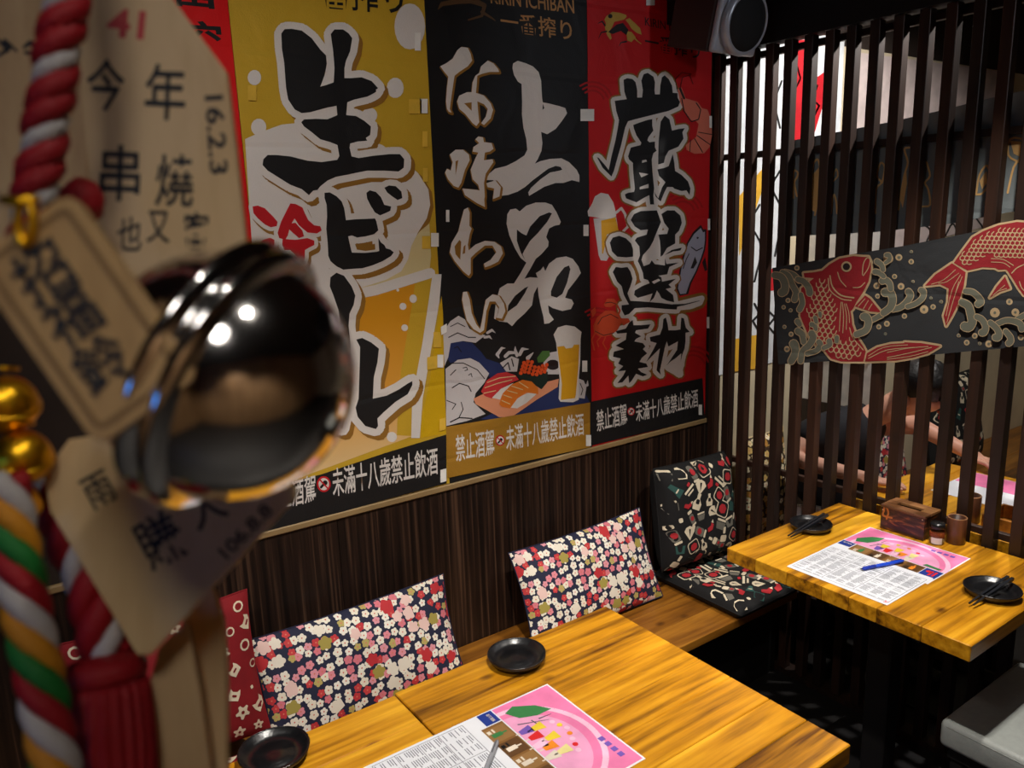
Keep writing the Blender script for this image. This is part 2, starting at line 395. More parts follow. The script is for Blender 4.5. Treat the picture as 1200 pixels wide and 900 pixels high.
sei = [a3('238,118 250,103 275,102 310,108 345,135 375,175 395,195 398,225 390,265 375,305 400,298 422,290 425,240 420,180 412,120 425,104 455,104 475,118 487,135 480,180 465,215 460,240 460,275 485,275 520,272 555,285 578,310 570,316 572,322 560,330 540,340 495,350 470,360 466,405 500,408 530,425 553,445 550,475 535,485 540,495 505,498 480,505 478,520 485,550 510,556 560,548 620,542 655,542 670,560 668,590 650,603 600,600 540,600 480,612 430,622 400,635 375,655 365,668 350,670 335,686 310,665 270,650 230,625 190,600 172,580 175,560 190,545 220,545 270,550 330,565 380,570 435,562 442,548 435,510 410,500 375,490 345,465 318,445 308,430 318,420 360,418 400,420 435,405 432,372 400,378 340,395 310,398 285,385 262,350 255,310 248,220 240,170')]
bi = [h5('500,130 530,127 570,150 600,180 615,220 625,290 680,285 750,282 795,280 803,295 815,350 790,372 740,385 690,392 660,378 638,385 650,440 660,480 740,482 805,475 820,470 815,395 830,420 850,435 860,455 885,462 905,478 890,500 840,530 780,555 720,572 660,575 610,580 570,560 535,530 522,500 518,420 510,340 515,270 512,200 500,160'),
      h5('745,130 765,115 800,125 830,155 850,200 890,210 885,235 850,252 825,262 795,245 770,205 750,165'), k45('360,180 385,168 420,172 450,200 455,235 430,245 400,225 375,205')]
bar = [g3('385,70 405,55 430,65 455,100 467,130 462,160 448,190 445,230 452,300 450,400 440,500 425,570 400,560 400,450 415,300 418,230 412,180 395,130 383,100')]
ru = [g3('470,275 490,270 520,285 545,305 540,350 528,400 525,470 570,460 610,440 640,420 655,412 655,425 640,455 600,480 560,515 540,535 542,560 535,570 500,560 475,530 468,500 478,470 480,400 482,340 483,300')]
big = [sei, bi, bar, ru]; rr = [8.4, 7.2, 8, 8.6]
prt('lettering_shadow', sum([shift(grow(p, r), 4.5, 5) for p, r in zip(big, rr)], []), WP, L*2.8, C_brn, b1)
prt('lettering_outline', sum([grow(p, r) for p, r in zip(big, rr)], []), WP, L*3.6, C_wht, b1)
prt('lettering', sum(big, []), WP, L*4.4, C_blk, b1)
prt('lettering_gap', [h5('678,430 745,440 795,428 797,462 740,470 690,462')], WP, L*4.6, C_brn, b1)
rei = [h5(s) for s in ('78,210 110,205 150,220 200,270 225,300 220,325 185,332 150,315 110,280 85,250', '100,440 140,405 180,393 207,405 205,435 180,455 165,510 140,515 112,500',
    '300,192 330,195 370,215 385,250 405,290 440,320 475,325 483,350 455,368 400,362 350,320 325,280 300,320 285,380 270,405 235,395 225,365 245,300 275,240', '300,310 330,305 370,350 380,385 350,395 310,360 290,340',
    '255,400 330,405 400,395 440,410 440,435 410,450 385,465 385,510 370,552 345,535 325,490 300,465 265,465 252,435', '235,545 270,540 330,550 370,590 360,612 310,620 260,605 230,580',
    '245,655 300,640 360,635 370,655 350,690 345,705 375,735 420,740 445,728 420,765 380,770 330,745 285,720 300,690 270,685')]
prt('red_lettering_shadow', shift(grow(rei, 4.5), 3, 5), WP, L*2.6, C_brn, b1)
prt('red_lettering_outline', grow(rei, 4.6), WP, L*3.2, C_wht, b1)
prt('red_lettering', rei, WP, L*4, C_redp, b1)
lettering('lettering', '一番搾り', ((342, -34), (472, -24), (473, 18), (343, 6)), WP, L*2.4, C_blk, b1, .010)
prt('black_band', [[(300, 574), (375, 556), (450, 531), (522.6, 509), (523, 566), (430, 591), (335, 619), (300, 629)]], WP, L*4.8, C_blk, b1)
def warning2(b, q1, q2, dc, r, off, i=C_wht):
    lettering('lettering', WARN[0], q1, WP, off, i, b, .012); lettering('lettering', WARN[1], q2, WP, off, i, b, .012)
    s = prt('warning_disc', [disc(*dc, r, 20, r*1.14)], WP, off, C_redp, b)
    prt('disc_field', [disc(*dc, r*.76, 18, r*.88)], WP, off+L, C_wht, s); x, y = dc
    prt('disc_bottle', strk([(x-r*.4, y+r*.45), (x-r*.1, y+r*.1)], r*.35)+[disc(x+r*.18, y-r*.2, r*.34)], WP, off+2*L, C_blk, s)
    prt('disc_bar', strk([(x-r*.55, y-r*.6), (x+r*.55, y+r*.6)], r*.2), WP, off+3*L, C_redp, s)
warning2(b1, ((312, 571), (369, 555), (370, 587), (313, 601)), ((388, 549), (512, 523), (513, 556), (390, 583)), (379, 567), 8.2, L*5.6)
tapes(b1, [q(489, 49, 7, 21), q(524, 253, 4, 14)], M_tape)
tapes(b1, [q(486, 125, 15, 17, 0), q(497.5, 163, 6, 18), q(498, 205, 6, 16), q(295, 109, 10, 18), q(512, 398, 9, 18), q(518, 497, 7, 14, 1)], M_ytape)
tapes(b1, [q(496, 124.5, 9, 17), q(515.5, 423, 7, 15), q(509, 281, 9, 16), q(519, 557, 7, 15, 1)], M_tape)
tapes(b1, [q(506, 425, 12, 15, 1), q(499, 284, 10, 15)], M_ytape)

# -- black banner
b2 = banner('wall_banner', 2, C_blk, 'black cloth banner with white and gold brush lettering above sushi and a beer')
c6 = lambda s: Z(s, 500, 30, 4.5); e7 = lambda s: Z(s, 510, 220, 4.5); d8 = lambda s: Z(s, 515, 370, 4.737); f6 = lambda s: Z(s, 490, 0, 3.214)
jo = [c6('455,200 480,186 520,198 560,215 590,245 603,290 608,380 612,405 640,410 700,425 730,435 740,462 715,500 680,545 635,573 608,562 603,560 610,620 605,660 585,705 570,728 600,715 650,703 710,700 750,720 790,760 805,790 805,825 765,815 720,830 680,830 620,850 570,880 540,898 535,880 550,855 600,810 650,775 700,765 715,760 705,745 680,740 640,755 600,785 560,815 520,850 480,875 430,893 390,898 380,860 350,815 310,815 330,780 360,755 420,740 470,715 515,685 530,655 525,600 510,540 502,470 503,400 500,308 480,295 460,260 452,225'),
      e7('380,140 395,115 425,110 445,125 480,95 530,78 580,78 615,90 640,130 662,180 655,195 630,200 600,215 585,260 598,285 595,310 560,350 530,375 500,430 470,480 500,472 540,475 530,450 555,435 570,415 580,440 600,400 640,370 690,362 725,375 755,415 768,450 740,490 700,540 685,580 720,590 730,610 715,640 670,650 620,635 595,620 600,660 625,695 600,715 575,718 570,680 555,620 545,570 540,520 520,560 510,620 470,665 430,700 405,730 380,710 340,705 310,690 320,600 340,530 380,505 415,505 450,450 480,395 450,370 420,320 390,250 376,190')]
prt('white_lettering', jo, WP, L*1, C_wht, b2)
prt('lettering_gap', [e7('430,220 455,240 480,252 500,205 550,150 600,130 615,135 590,180 540,240 500,280 470,330 460,350 475,385 450,340 430,280'), e7('610,545 640,470 680,420 705,410 712,430 695,500 670,560 640,580 610,570'), e7('380,655 385,620 420,570 470,530 490,520 470,560 430,620'), c6('612,412 620,435 610,445')], WP, L*1.5, C_blk, b2)
# waves, sushi boat and beer glass
prt('navy_wave_print', [d8('60,150 100,140 180,150 230,200 260,240 330,262 390,330 280,345 220,262 150,240 60,262 40,230'), d8('225,575 400,490 640,395 760,350 835,480 835,495 700,515 300,575')], WP, L, C_navy, b2)
prt('wave_print', [d8('33,295 100,245 170,235 220,260 275,320 250,370 200,430 188,480 255,545 150,585 37,612'), d8('20,90 60,30 105,0 140,20 165,70 205,95 255,108 200,150 130,140 62,152 48,230 27,280'), d8('765,345 800,360 815,395 805,460 770,455'), d8('335,262 400,225 440,240 430,310 370,310')]
    + strk(d8('330,235 320,215 345,180 365,180'), [1, 4, 3, .5])+strk(d8('365,225 385,205 420,205 430,225'), [4, 4, 3, 1])+strk(d8('430,220 420,190 420,170'), [4, 3, .5])+strk(d8('445,215 460,185 495,185'), [4, 4, .5])+strk(d8('250,120 275,115 290,130'), [3, 3, .5])+strk(d8('265,95 290,80 310,95'), [3, 3, .5])+strk(d8('800,390 820,385 822,360'), [3, 3, .5])+strk(d8('490,235 520,205'), [5, 1]), WP, L*1.6, C_grey, b2)
prt('wave_line_print', strk(d8('60,265 130,262 210,300 250,350'), 1)+strk(d8('70,400 110,375 160,390 175,420'), 1.2)+strk(d8('40,470 90,490 70,520'), 1)+strk(d8('60,330 90,300'), 1)+strk(d8('130,290 150,285 155,300 140,305'), .9)+strk(d8('160,330 175,320 180,340'), .9)+strk(d8('60,590 110,565 180,570'), 1.4)+strk(d8('110,560 130,520 120,480'), 1)+strk(d8('60,60 100,40 140,60'), 1)+strk(d8('50,120 100,95 160,120 200,120'), 1.2)+strk(d8('80,180 100,170 120,200'), 1)+strk(d8('350,290 380,260 390,300'), 1.4)+strk(d8('400,240 410,280'), 1.4)+strk(d8('780,375 795,410 785,440'), 1), WP, L*2.1, C_dk, b2)
prt('board_print', [d8('188,460 250,430 460,400 662,350 655,395 540,465 400,562 330,562 200,490')], WP, L*2.4, C_board, b2)
prt('nori_print', [d8('430,310 500,335 600,310 597,370 565,408 520,380 440,345')], WP, L*2.8, cloth('nori_print', (22, 42, 36)), b2)
prt('soy_dish_print', [d8('575,262 610,205 660,195 662,325 600,325')], WP, L*2.6, C_grey, b2)
prt('soy_print', [disc(515+628/4.737, 370+272/4.737, 8, 16, 6)], WP, L*3, C_dk, b2)
prt('wasabi_print', [d8('540,235 570,195 610,195 612,220 580,255 545,260')], WP, L*3.2, C_grn, b2)
prt('rice_print', [d8('290,455 340,405 410,372 350,430 335,465'), d8('390,510 430,455 490,428 540,432 480,485 430,514')], WP, L*3.2, C_wht, b2)
prt('tuna_print', [d8('230,420 260,360 320,320 370,312 420,330 440,355 400,370 330,420 290,460 250,445')], WP, L*3, C_tuna, b2)
prt('salmon_print', [d8('330,490 350,430 400,380 460,355 510,365 545,400 548,435 480,425 430,460 390,515 345,505')], WP, L*3.5, C_salm, b2)
prt('marbling_print', sum([strk(d8(s), .9) for s in ('265,370 330,345 420,335', '250,400 320,375 400,355', '245,430 310,415', '355,440 400,455', '375,415 430,430', '400,390 460,410', '440,368 490,400', '345,470 390,490')], []), WP, L*3.9, C_cream, b2)
prt('roe_print', [disc(515+(450+(i % 7)*22+(i//7)*6)/4.737, 370+(318-(i//7)*19-8*math.sin((i % 7)*1.3))/4.737, 2.3, 10) for i in range(24)], WP, L*3.4, cloth('roe_print', (232, 84, 30)), b2)
prt('glass_print', [d8('632,105 655,65 700,52 750,60 787,90 782,130 780,250 772,350 772,465 740,480 670,477 660,460 665,350 655,230 646,150')], WP, L*3.3, C_wht, b2)
prt('beer_print', [d8('652,172 690,167 700,182 735,177 745,160 775,160 768,300 755,440 750,457 672,467 678,380 668,300')], WP, L*3.8, C_amber, b2)
na = [c6('70,215 100,200 135,175 160,130 180,113 215,118 230,150 238,185 215,215 170,245 145,265 135,330 125,400 120,440 130,460 115,455 105,440 100,400 105,330 112,270 95,250'),
      c6('275,250 285,215 320,185 350,200 375,230 380,245 330,245 290,255 265,265 262,310 258,355 300,370 335,410 348,445 335,490 300,525 285,515 310,480 320,440 300,415 265,400 270,460 275,510 260,530 240,515 200,465 170,440 158,400 170,370 210,352 235,352 240,300 255,265'),
      c6('120,680 150,655 190,655 220,680 225,710 200,760 180,830 165,855 140,845 110,810 95,775 105,755 125,765 135,720'),
      c6('255,600 270,585 295,590 300,615 340,620 350,650 330,665 305,670 300,710 345,705 350,720 310,780 300,830 305,900 300,925 285,900 270,840 240,810 230,760 255,700 270,670 240,665 245,640 275,620'),
      f6('165,710 215,715 245,720 250,780 220,765 175,735'), f6('255,690 290,680 310,705 305,740 280,750 285,710 260,705'),
      e7('150,115 170,105 180,130 178,200 190,215 180,245 170,300 175,330 210,300 260,280 310,285 345,310 355,345 330,390 290,410 260,420 255,400 290,380 320,340 300,305 260,305 210,345 185,370 185,450 175,465 145,440 100,385 75,340 85,290 120,230 135,170'),
      e7('145,550 165,548 180,590 190,660 215,720 235,745 245,700 255,640 265,590 300,562 335,570 360,610 368,650 350,690 320,685 330,660 335,630 315,600 285,600 268,650 262,700 255,750 235,765 200,745 165,700 150,640 140,590')]
prt('gold_lettering_edge', shift(grow(na, 1.6), .9, 1.3), WP, L*4.3, C_brn, b2)
prt('small_lettering', na, WP, L*4.8, C_wht, b2)
prt('lettering_gap', [c6('195,410 235,405 235,450'), c6('150,715 165,710 150,790'), e7('125,275 135,285 130,380 105,350 100,310'), e7('148,310 158,300 155,345 142,350')], WP, L*5.1, C_brn, b2)
lettering('lettering', 'KIRIN ICHIBAN', ((574, -14), (672, -1), (673, 16), (575, 4)), WP, L, C_tan, b2, .01)
lettering('lettering', '一番搾り', ((586, 12), (669, 24), (671, 48), (587, 36)), WP, L, C_tan, b2, .010)
prt('emblem_print', sum([strk(f6(s), w_) for s, w_ in (('75,35 90,15 150,5 210,0', [1, 5, 6, 8]), ('200,0 250,20 240,60 190,75', [8, 5, 3, 2]), ('240,45 280,70 290,78', [4, 2, 1]), ('130,-10 220,-30 290,0', [6, 10, 3]))], []), WP, L, cloth('dim_emblem_print', (92, 66, 40)), b2)
prt('gold_band', [[(522.5, 500), (691, 471.5), (691, 524), (524, 560)]], WP, L*5.2, C_gold, b2)
warning2(b2, ((533, 510), (578, 502), (579, 533), (534, 541)), ((592, 499), (683, 483), (684, 510), (593, 529)), (585.5, 516), 5.6, L*5.8)
tapes(b2, [q(684.5, 539-110+0, 6, 13), q(686, 270, 6, 13), q(689, 516, 6, 13), q(519.5, 386, 7, 10, 2)], M_tape)

# -- red banner
b3 = banner('wall_banner', 3, C_red, 'red cloth banner with black brush lettering between shrimp fish crab and beer mug')
r1 = lambda s: Z(s, 685, 70, 5.294); r2 = lambda s: Z(s, 685, 225, 5.806); r3 = lambda s: Z(s, 685, 340, 5); r4 = lambda s: Z(s, 690, 0, 8)
prt('ripple_print', sum([strk([(cx+r*math.cos(a/10*math.pi), cy-r*math.sin(a/10*math.pi)) for a in range(1, 8)], 2.2) for cx, cy in ((694, 120), (800, 250), (700, 385), (812, 430)) for r in (14, 19, 24)], []), WP, L*.6, C_dred, b3)
gen = [r1(s) for s in ('240,125 262,115 295,120 315,140 325,190 325,235 355,235 360,190 350,130 365,90 390,82 425,105 435,140 432,190 435,215 465,215 468,160 478,110 495,97 520,120 540,160 545,205 575,208 575,235 590,262 580,290 520,318 430,340 330,365 268,382 250,420 225,530 205,600 180,690 165,725 150,710 110,670 75,605 85,608 130,660 148,685 165,600 190,500 205,420 212,375 195,320 185,255 240,248 260,245 245,200',
    '300,405 340,390 385,375 418,368 418,410 425,440 395,480 388,500 400,512 435,508 435,545 445,565 425,580 415,620 420,700 430,800 425,840 430,898 405,898 400,840 370,855 320,885 280,870 255,860 248,835 270,825 305,820 310,800 300,700 298,640 275,620 268,600 285,545 345,530 350,515 320,470 305,430',
    '470,385 495,347 525,370 540,440 580,430 620,425 605,450 612,490 580,540 520,565 500,600 490,640 455,650 455,600 458,500', '450,680 490,672 520,660 545,585 555,640 560,690 600,715 640,755 655,800 650,840 630,810 600,815 555,800 545,790 510,790 490,830 470,880 440,850 430,820 455,860 480,790 500,760 460,720')]
sen = [r2(s) for s in ('170,345 190,310 235,298 280,315 315,350 328,390 328,440 280,445 220,440 185,405', '190,545 210,510 250,515 290,510 310,540 325,590 310,640 290,690 310,740 400,745 520,755 630,770 625,800 540,795 430,785 340,790 300,830 270,840 250,800 250,770 300,765 265,700 250,640 220,610 200,565',
    '312,190 335,150 380,130 490,125 503,160 518,205 490,270 465,335 440,380 395,430 385,460 400,505 440,490 455,465 475,490 545,500 545,450 555,490 640,480 575,510 560,560 500,570 520,580 525,610 620,590 570,630 590,650 550,660 600,700 608,750 560,740 520,720 505,690 490,670 470,720 440,750 460,690 430,700 360,720 335,700 340,670 390,640 440,620 430,600 400,590 395,550 375,500 360,470 375,430 370,370 340,330 355,310 420,290 430,255 380,260 340,235',
    '520,150 560,125 610,125 650,160 660,210 640,265 615,290 615,350 560,380 530,430 515,440 515,380 510,330 500,290 560,285 570,250 540,210', '540,430 590,395 660,378 650,398 600,405', '400,480 440,440 490,405 480,430 430,470')]
sz = [r3(s) for s in ('180,240 240,225 260,190 280,175 285,205 330,205 385,200 370,225 300,235 295,250 330,270 300,285 290,300 340,310 355,330 340,345 365,370 335,395 320,420 360,430 370,450 310,460 330,480 365,495 340,505 300,490 275,530 260,545 255,500 220,540 190,545 225,500 240,470 195,475 225,445 195,430 210,400 165,390 170,360 230,345 180,325 240,290 245,250 190,255',
    '380,275 440,260 455,220 460,170 475,160 485,200 490,235 530,235 560,230 565,160 580,165 592,220 615,245 590,250 590,300 585,340 570,380 550,470 555,490 535,475 500,455 490,450 560,440 565,370 530,400 500,420 480,440 540,350 545,300 490,330 480,300 470,330 440,470 445,495 420,470 430,400 440,340 410,370 380,400 360,420 400,350 420,310 385,300')]
tail = [r2('640,760 700,745 760,730 798,722 785,755 720,780 620,790')]
allr = gen+sen+sz
prt('lettering_edge', grow(allr+tail, 6.6), WP, L*2.4, C_brn, b3)
prt('lettering_outline', grow(allr, 4.8)+grow(tail, 3), WP, L*3, C_wht, b3)
prt('lettering', allr+strk(r2('600,775 680,765 780,740'), [4, 1.5, .5]), WP, L*3.6, C_blk, b3)
prt('lettering_gap', [r1('355,625 380,620 385,632 355,640'), r1('335,700 370,705 395,710 350,730'), r1('340,790 395,770 395,795 340,805'), r2('390,450 440,405 475,350 490,310 505,380 510,440 470,450 430,490 405,500'), r2('455,610 500,590 515,600 470,625'), r3('330,270 345,262 350,285')], WP, L*4.1, C_wht, b3)
prt('shrimp_print', [r1('575,185 600,172 625,240 700,262 725,300 760,310 785,370 788,470 775,540 740,580 680,584 630,560 625,530 690,480 705,400 690,382 650,372 612,312 590,262')], WP, L*4.4, C_shr, b3)
prt('shrimp_line_print', sum([strk(r1(s), w_) for s, w_ in (('600,240 615,320 660,385 705,370 718,310 690,268', 1.2), ('705,450 790,465', 1.), ('695,470 780,530', 1.), ('680,490 730,575', 1.), ('655,500 650,570', 1.), ('590,180 605,110 650,95 670,150', .7), ('575,200 560,120 600,80 660,90', .7), ('590,180 615,240', 2.6))], []), WP, L*4.8, C_dk, b3)
prt('mug_foam_print', [r2('20,130 50,80 70,30 110,5 160,15 195,70 210,130 215,165 180,180 120,180 60,170 25,165')]+strk(r2('215,140 250,110 275,150 295,235 262,268'), 3), WP, L*1.4, C_wht, b3)
prt('mug_print', [r2('60,180 215,170 230,270 165,300 165,440 150,468 110,465 95,430')], WP, L*1.1, C_grey, b3)
prt('mug_beer_print', [r2('112,195 210,172 230,262 150,290 145,340 125,420 118,420')], WP, L*1.7, C_amber, b3)
prt('fish_edge_print', grow([r2('700,350 740,280 790,232 805,265 822,258 822,330 815,390 795,450 760,540 720,620 700,690 650,700 630,660 650,540 670,450')], 1.)+[r2('800,480 820,440 835,530 818,540')], WP, L*1.2, C_dk, b3)
prt('fish_print', [r2('705,350 745,285 790,245 805,275 818,270 818,330 810,390 790,450 755,540 715,615 690,690 650,695 635,655 655,540 675,450')], WP, L*1.8, C_fish, b3)
prt('fish_line_print', strk(r2('725,375 760,400 800,380'), 1.2)+[disc(685+768/5.806, 225+312/5.806, 1.3, 8), r2('720,520 750,440 765,480 740,520')]+strk(r2('670,520 690,460 710,420'), 1), WP, L*2.2, C_dk, b3)
prt('crab_print', [r3('48,210 70,160 120,120 170,120 205,150 215,190 190,235 150,265 90,275 55,250'), r3('110,85 130,50 170,50 192,75 150,100 120,98'), r3('205,165 255,165 265,185 225,208'), r3('35,120 60,100 65,130 45,160')]+strk(r3('190,90 205,120 195,145'), 2)+strk(r3('60,250 40,290 55,350'), 1.6)+strk(r3('90,275 70,300 80,330'), 1.4)+strk(r3('120,275 105,310 125,345'), 1.4), WP, L*4.5, C_crab, b3)
prt('crab_line_print', strk(r3('75,200 100,160 150,140 195,165'), .8)+strk(r3('120,75 150,70 180,80'), .8)+strk(r3('60,240 110,265 170,250'), .8), WP, L*4.9, C_dk, b3)
prt('emblem_print', [r4('145,185 165,150 220,112 290,120 350,140 355,160 325,185 240,205 225,240 195,290 215,360 200,375 170,330 150,260 160,220'), r4('340,185 380,170 430,215 480,265 495,325 450,310 400,270 370,220'), r4('350,290 400,300 440,350 400,395 360,380')]+strk(r4('420,350 455,385 490,412'), [2, 1.2, .8]), WP, L, cloth('emblem_gold_print', (196, 160, 70)), b3)
prt('emblem_dark_print', [r4('180,300 260,230 320,215 370,280 350,330 300,290 220,320'), disc(715, 19, 2.6)]+strk(r4('150,240 125,200 85,220'), [2, 1.6, .6])+strk(r4('165,295 115,305 90,360'), [2, 1.4, .5])+strk(r4('350,390 300,400 280,435'), [2.2, 1.4, .5]), WP, L*1.6, C_dk, b3)
lettering('lettering', 'KIRIN ICHIBAN', ((755.5, 20), (822, 33), (822, 44), (756, 30)), WP, L, C_dk, b3, .01)
lettering('lettering', '一番搾り', ((755.5, 38), (820, 50), (820, 70), (756, 58)), WP, L, C_dk, b3, .012)
prt('black_band', [[(690.5, 471), (822.6, 443), (825.5, 490), (692, 522)]], WP, L*4.8, C_blk, b3)
warning2(b3, ((698, 481), (733, 472), (735, 497), (699, 506)), ((744, 472), (817, 455), (817.5, 477), (745, 495)), (739, 482), 4.3, L*5.6)
tapes(b3, [q(687.5, 135, 16, 14), q(832, 143, 3, 14, 0), q(830, 263, 3, 13), q(829, 378, 3, 13), q(820, 480, 4, 12), q(761.5, 2, 10, 9)], M_tape)

# ------------------------------------------------------------------ loudspeaker on the wall
M_cab = mat('dark_brown_vinyl', (52, 38, 36), .5); M_sil = mat('silver_baffle', (176, 180, 190), .35, .3); M_grille = mat('black_mesh_grille', (20, 20, 22), .7, bump=.8, bscale=600)
spk = thing('loudspeaker', 'dark loudspeaker with silver front and round black grille above the red banner', 'speaker', (2.15, 1.9, 2.21))
RS = Matrix.Rotation(math.radians(14), 3, 'X'); AB = (2.14, 1.80, 2.20)
box('cabinet', (2.045, 2.248), (1.795, 1.975), (2.215, 2.50), M_cab, spk, .008, 2, RS, AB)
box('baffle', (2.043, 2.250), (1.772, 1.794), (2.213, 2.502), M_sil, spk, .010, 3, RS, AB)
ax = RS @ V((0, -1, 0))
cc = V(AB) + RS @ (V((2.150, 1.772, 2.308))-V(AB))
lathe('trim_ring', [(.096, 0), (.098, .016), (.090, .030), (.086, .028)], cc, M_sil, spk, 40, ax)
lathe('grille', [(.0862, .0), (.0862, .027), (.06, .035), (.03, .038), (.004, .039)], cc, M_grille, spk, 40, ax)
box('bracket', (2.10, 2.17), (1.95, D-.012), (2.34, 2.42), M_metal, spk)

# ------------------------------------------------------------------ slatted screen
scr = thing('slatted_screen', 'dark brown slatted wooden screen behind the far table', 'screen', (SX+.02, 1.0, 0))
k = -1
while True:
    y = 1.950-.0744*k; k += 1
    if y < .15: break
    j = random.uniform(-.0015, .0015)
    box('slat', (SX, SX+.034), (y-.0315+j, min(y+j, D-.012)), (.02, 2.26), M_slat, scr, .0015)
for z, h in ((1.898, .022), (.757, .022), (.30, .03)): box('rail', (SX+.0345, SX+.052), (.12, D-.012), (z, z+h), M_slat, scr, .002)
box('rail', (SX+.0345, SX+.052), (.12, D-.012), (2.228, 2.25), M_slat, scr, .002)
box('header_beam', (SX-.005, SX+.06), (.12, D-.012), (2.262, 2.749), M_black, scr)
box('foot_rail', (SX-.004, SX+.05), (.12, D-.012), (.0, .0195), M_slat, scr)
box('end_post', (SX-.01, SX+.06), (.06, .118), (0, 2.7485), M_slat, scr)

# ------------------------------------------------------------------ carp banner hung across the screen
CB = Plane((SX-.012, 0, 0), (-1, 0, 0))
M_ind = cloth('indigo_cotton', (40, 43, 46), .9, 500); K_red = cloth('carp_red_print', (142, 22, 32), .9); K_cr = cloth('carp_cream_print', (184, 160, 122), .9); K_gr = cloth('sage_wave_print', (104, 106, 92), .9)
cb = thing('carp_banner', 'indigo cloth banner with two red carp hung aslant on the slatted screen', 'banner', CB.at(1050, 350)+V((0, 0, -.2)))
slab('cloth', [(905, 314), (980, 301), (1060, 288), (1130, 274), (1200, 261), (1290, 243), (1296, 398), (1200, 406), (1100, 415), (1010, 421), (912, 427)], CB, .003, M_ind, cb)
l5 = lambda s: Z(s, 900, 250, 5); m5 = lambda s: Z(s, 1040, 250, 5)
carp1 = [l5('210,350 270,345 320,335 360,300 420,265 500,250 560,255 590,255 605,290 605,330 590,400 560,460 520,520 500,560 485,575 490,600 495,650 520,720 560,780 575,810 560,868 430,868 370,850 330,800 290,780 240,720 210,650 190,600 195,560 200,500 195,440 220,420 270,380 215,375')]
tailf = [l5('570,868 580,820 640,785 720,765 800,760')+m5('100,755 200,760 310,778 240,820 150,845 50,862')]
fins = [l5('510,545 570,480 600,500 640,550 665,580 600,575'), l5('415,570 430,510 455,520 480,580 495,640 470,680 440,720 420,690')]
carp2 = [m5('390,290 440,220 500,140 560,105 650,70 760,50 900,60 1000,120 1010,200 960,300 880,440 800,480 770,440 740,390 700,330 640,320 560,315 470,335')]
tail2 = [m5('220,425 280,360 380,292 460,345 450,420 420,520 380,600 345,660 330,600 355,520 360,440 310,415')]
fins2 = [m5('600,495 640,430 690,370 720,440 660,460'), m5('590,250 680,255 760,300 740,325 650,330 600,300')]
w1 = lambda t, w_: (Z(t, 905, 305, 7.2), w_/7.2); w2 = lambda t, w_: (Z(t, 990, 285, 7.5), w_/7.5); w3 = lambda t, w_: (Z(t, 1110, 325, 10), w_/10)
waves = [w1('110,95 180,120 230,170', 44), w1('220,160 270,180 310,230 320,275', 52), w1('90,100 140,130 175,210 205,270 192,330', 48), w1('25,125 80,140 110,195 108,255 85,272', 62), w1('245,290 258,360 235,415', 46),
    w1('235,540 218,515', 46), w1('270,690 258,625 222,597', 52), w1('165,850 200,780 195,720 185,705', 66), w1('245,850 260,770 320,710 350,650 338,618', 54), w1('300,785 380,760 410,712 400,690', 46), w1('440,738 490,712 486,680', 42), w1('550,685 550,650', 36), w1('375,580 362,548 340,540', 38), w1('378,520 368,485', 34), w1('412,470 408,445', 30),
    w2('235,680 330,630', 46), w2('110,800 190,765 215,700 200,650 175,645', 62), w2('430,580 500,560 560,505 585,455 568,425', 54), w2('560,555 630,530 690,480 700,425 680,412', 48), w2('350,610 410,560 428,490 405,430 362,430', 66), w2('412,400 402,355 372,325 338,330', 54), w2('350,290 310,258 275,250', 46), w2('345,232 332,190 292,160', 46), w2('368,172 402,142 398,104 375,104', 36),
    w3('830,490 950,430 1050,440', 66), w3('600,540 700,502 800,512 870,545 885,600', 68), w3('230,160 310,172 380,232 408,285 375,310', 74), w3('190,290 262,335 292,440 305,520 268,580 220,572', 96), w3('360,460 420,492 462,570 450,635 420,645', 74), w3('520,530 590,592 622,660 610,702 580,700', 74), w3('700,630 750,692 758,742 735,768', 70)]
bub = [l5('170,320'), l5('118,510'), l5('92,550'), l5('133,568'), l5('97,665'), l5('136,708'), l5('112,795'), l5('770,258'), l5('742,370'), l5('780,428'), l5('637,425'), l5('643,485'), l5('697,647'), l5('650,665'), l5('688,706'), m5('67,258'), m5('140,225'), m5('140,283'), m5('42,370'), m5('80,428'), m5('150,400'), m5('255,497'), m5('315,518'), m5('268,548'), m5('215,563'), m5('100,602'), m5('630,582'), m5('715,518'), m5('750,580'), m5('418,716'), m5('465,757'), m5('512,718'), m5('541,762'), m5('594,765'), m5('782,727'), m5('5,265')]
random.seed(3)
prt('bubble_print', [disc(p[0][0], p[0][1], r, 12) for p, r in zip(bub, [3.2, 3, 2.6, 2.4, 2.4, 3, 3.6, 3.6, 3, 3.6, 3.8, 3, 3.5, 3, 1.8, 4, 2, 3.2, 3, 4, 2, 2, 2.2, 3.2, 5, 3.2, 5.8, 3.8, 4.6, 2.4, 3.4, 3.4, 2.2, 4.2, 3.6, 6])], CB, .0005, K_cr, cb)
prt('bubble_core_print', [disc(p[0][0], p[0][1], 1.7, 10) for p in bub], CB, .001, K_gr, cb)
fish_all = carp1+tailf+fins+carp2+tail2+fins2
prt('carp_edge_print', grow(fish_all, 2.4), CB, .0009, K_cr, cb)
prt('carp_print', fish_all, CB, .0014, K_red, cb)
def inside(p, poly):
    c = False; n = len(poly)
    for i in range(n):
        (x1, y1), (x2, y2) = poly[i], poly[i-1]
        if (y1 > p[1]) != (y2 > p[1]) and p[0] < (x2-x1)*(p[1]-y1)/(y2-y1)+x1: c = not c
    return c
reg1 = l5('300,345 350,350 370,440 410,500 410,700 440,740 500,690 520,740 565,800 560,860 430,862 340,810 250,700 215,560 275,420'); reg2 = m5('410,290 450,220 510,150 580,110 680,80 800,70 960,110 980,180 880,250 760,280 600,250 480,320')
sc_l = []
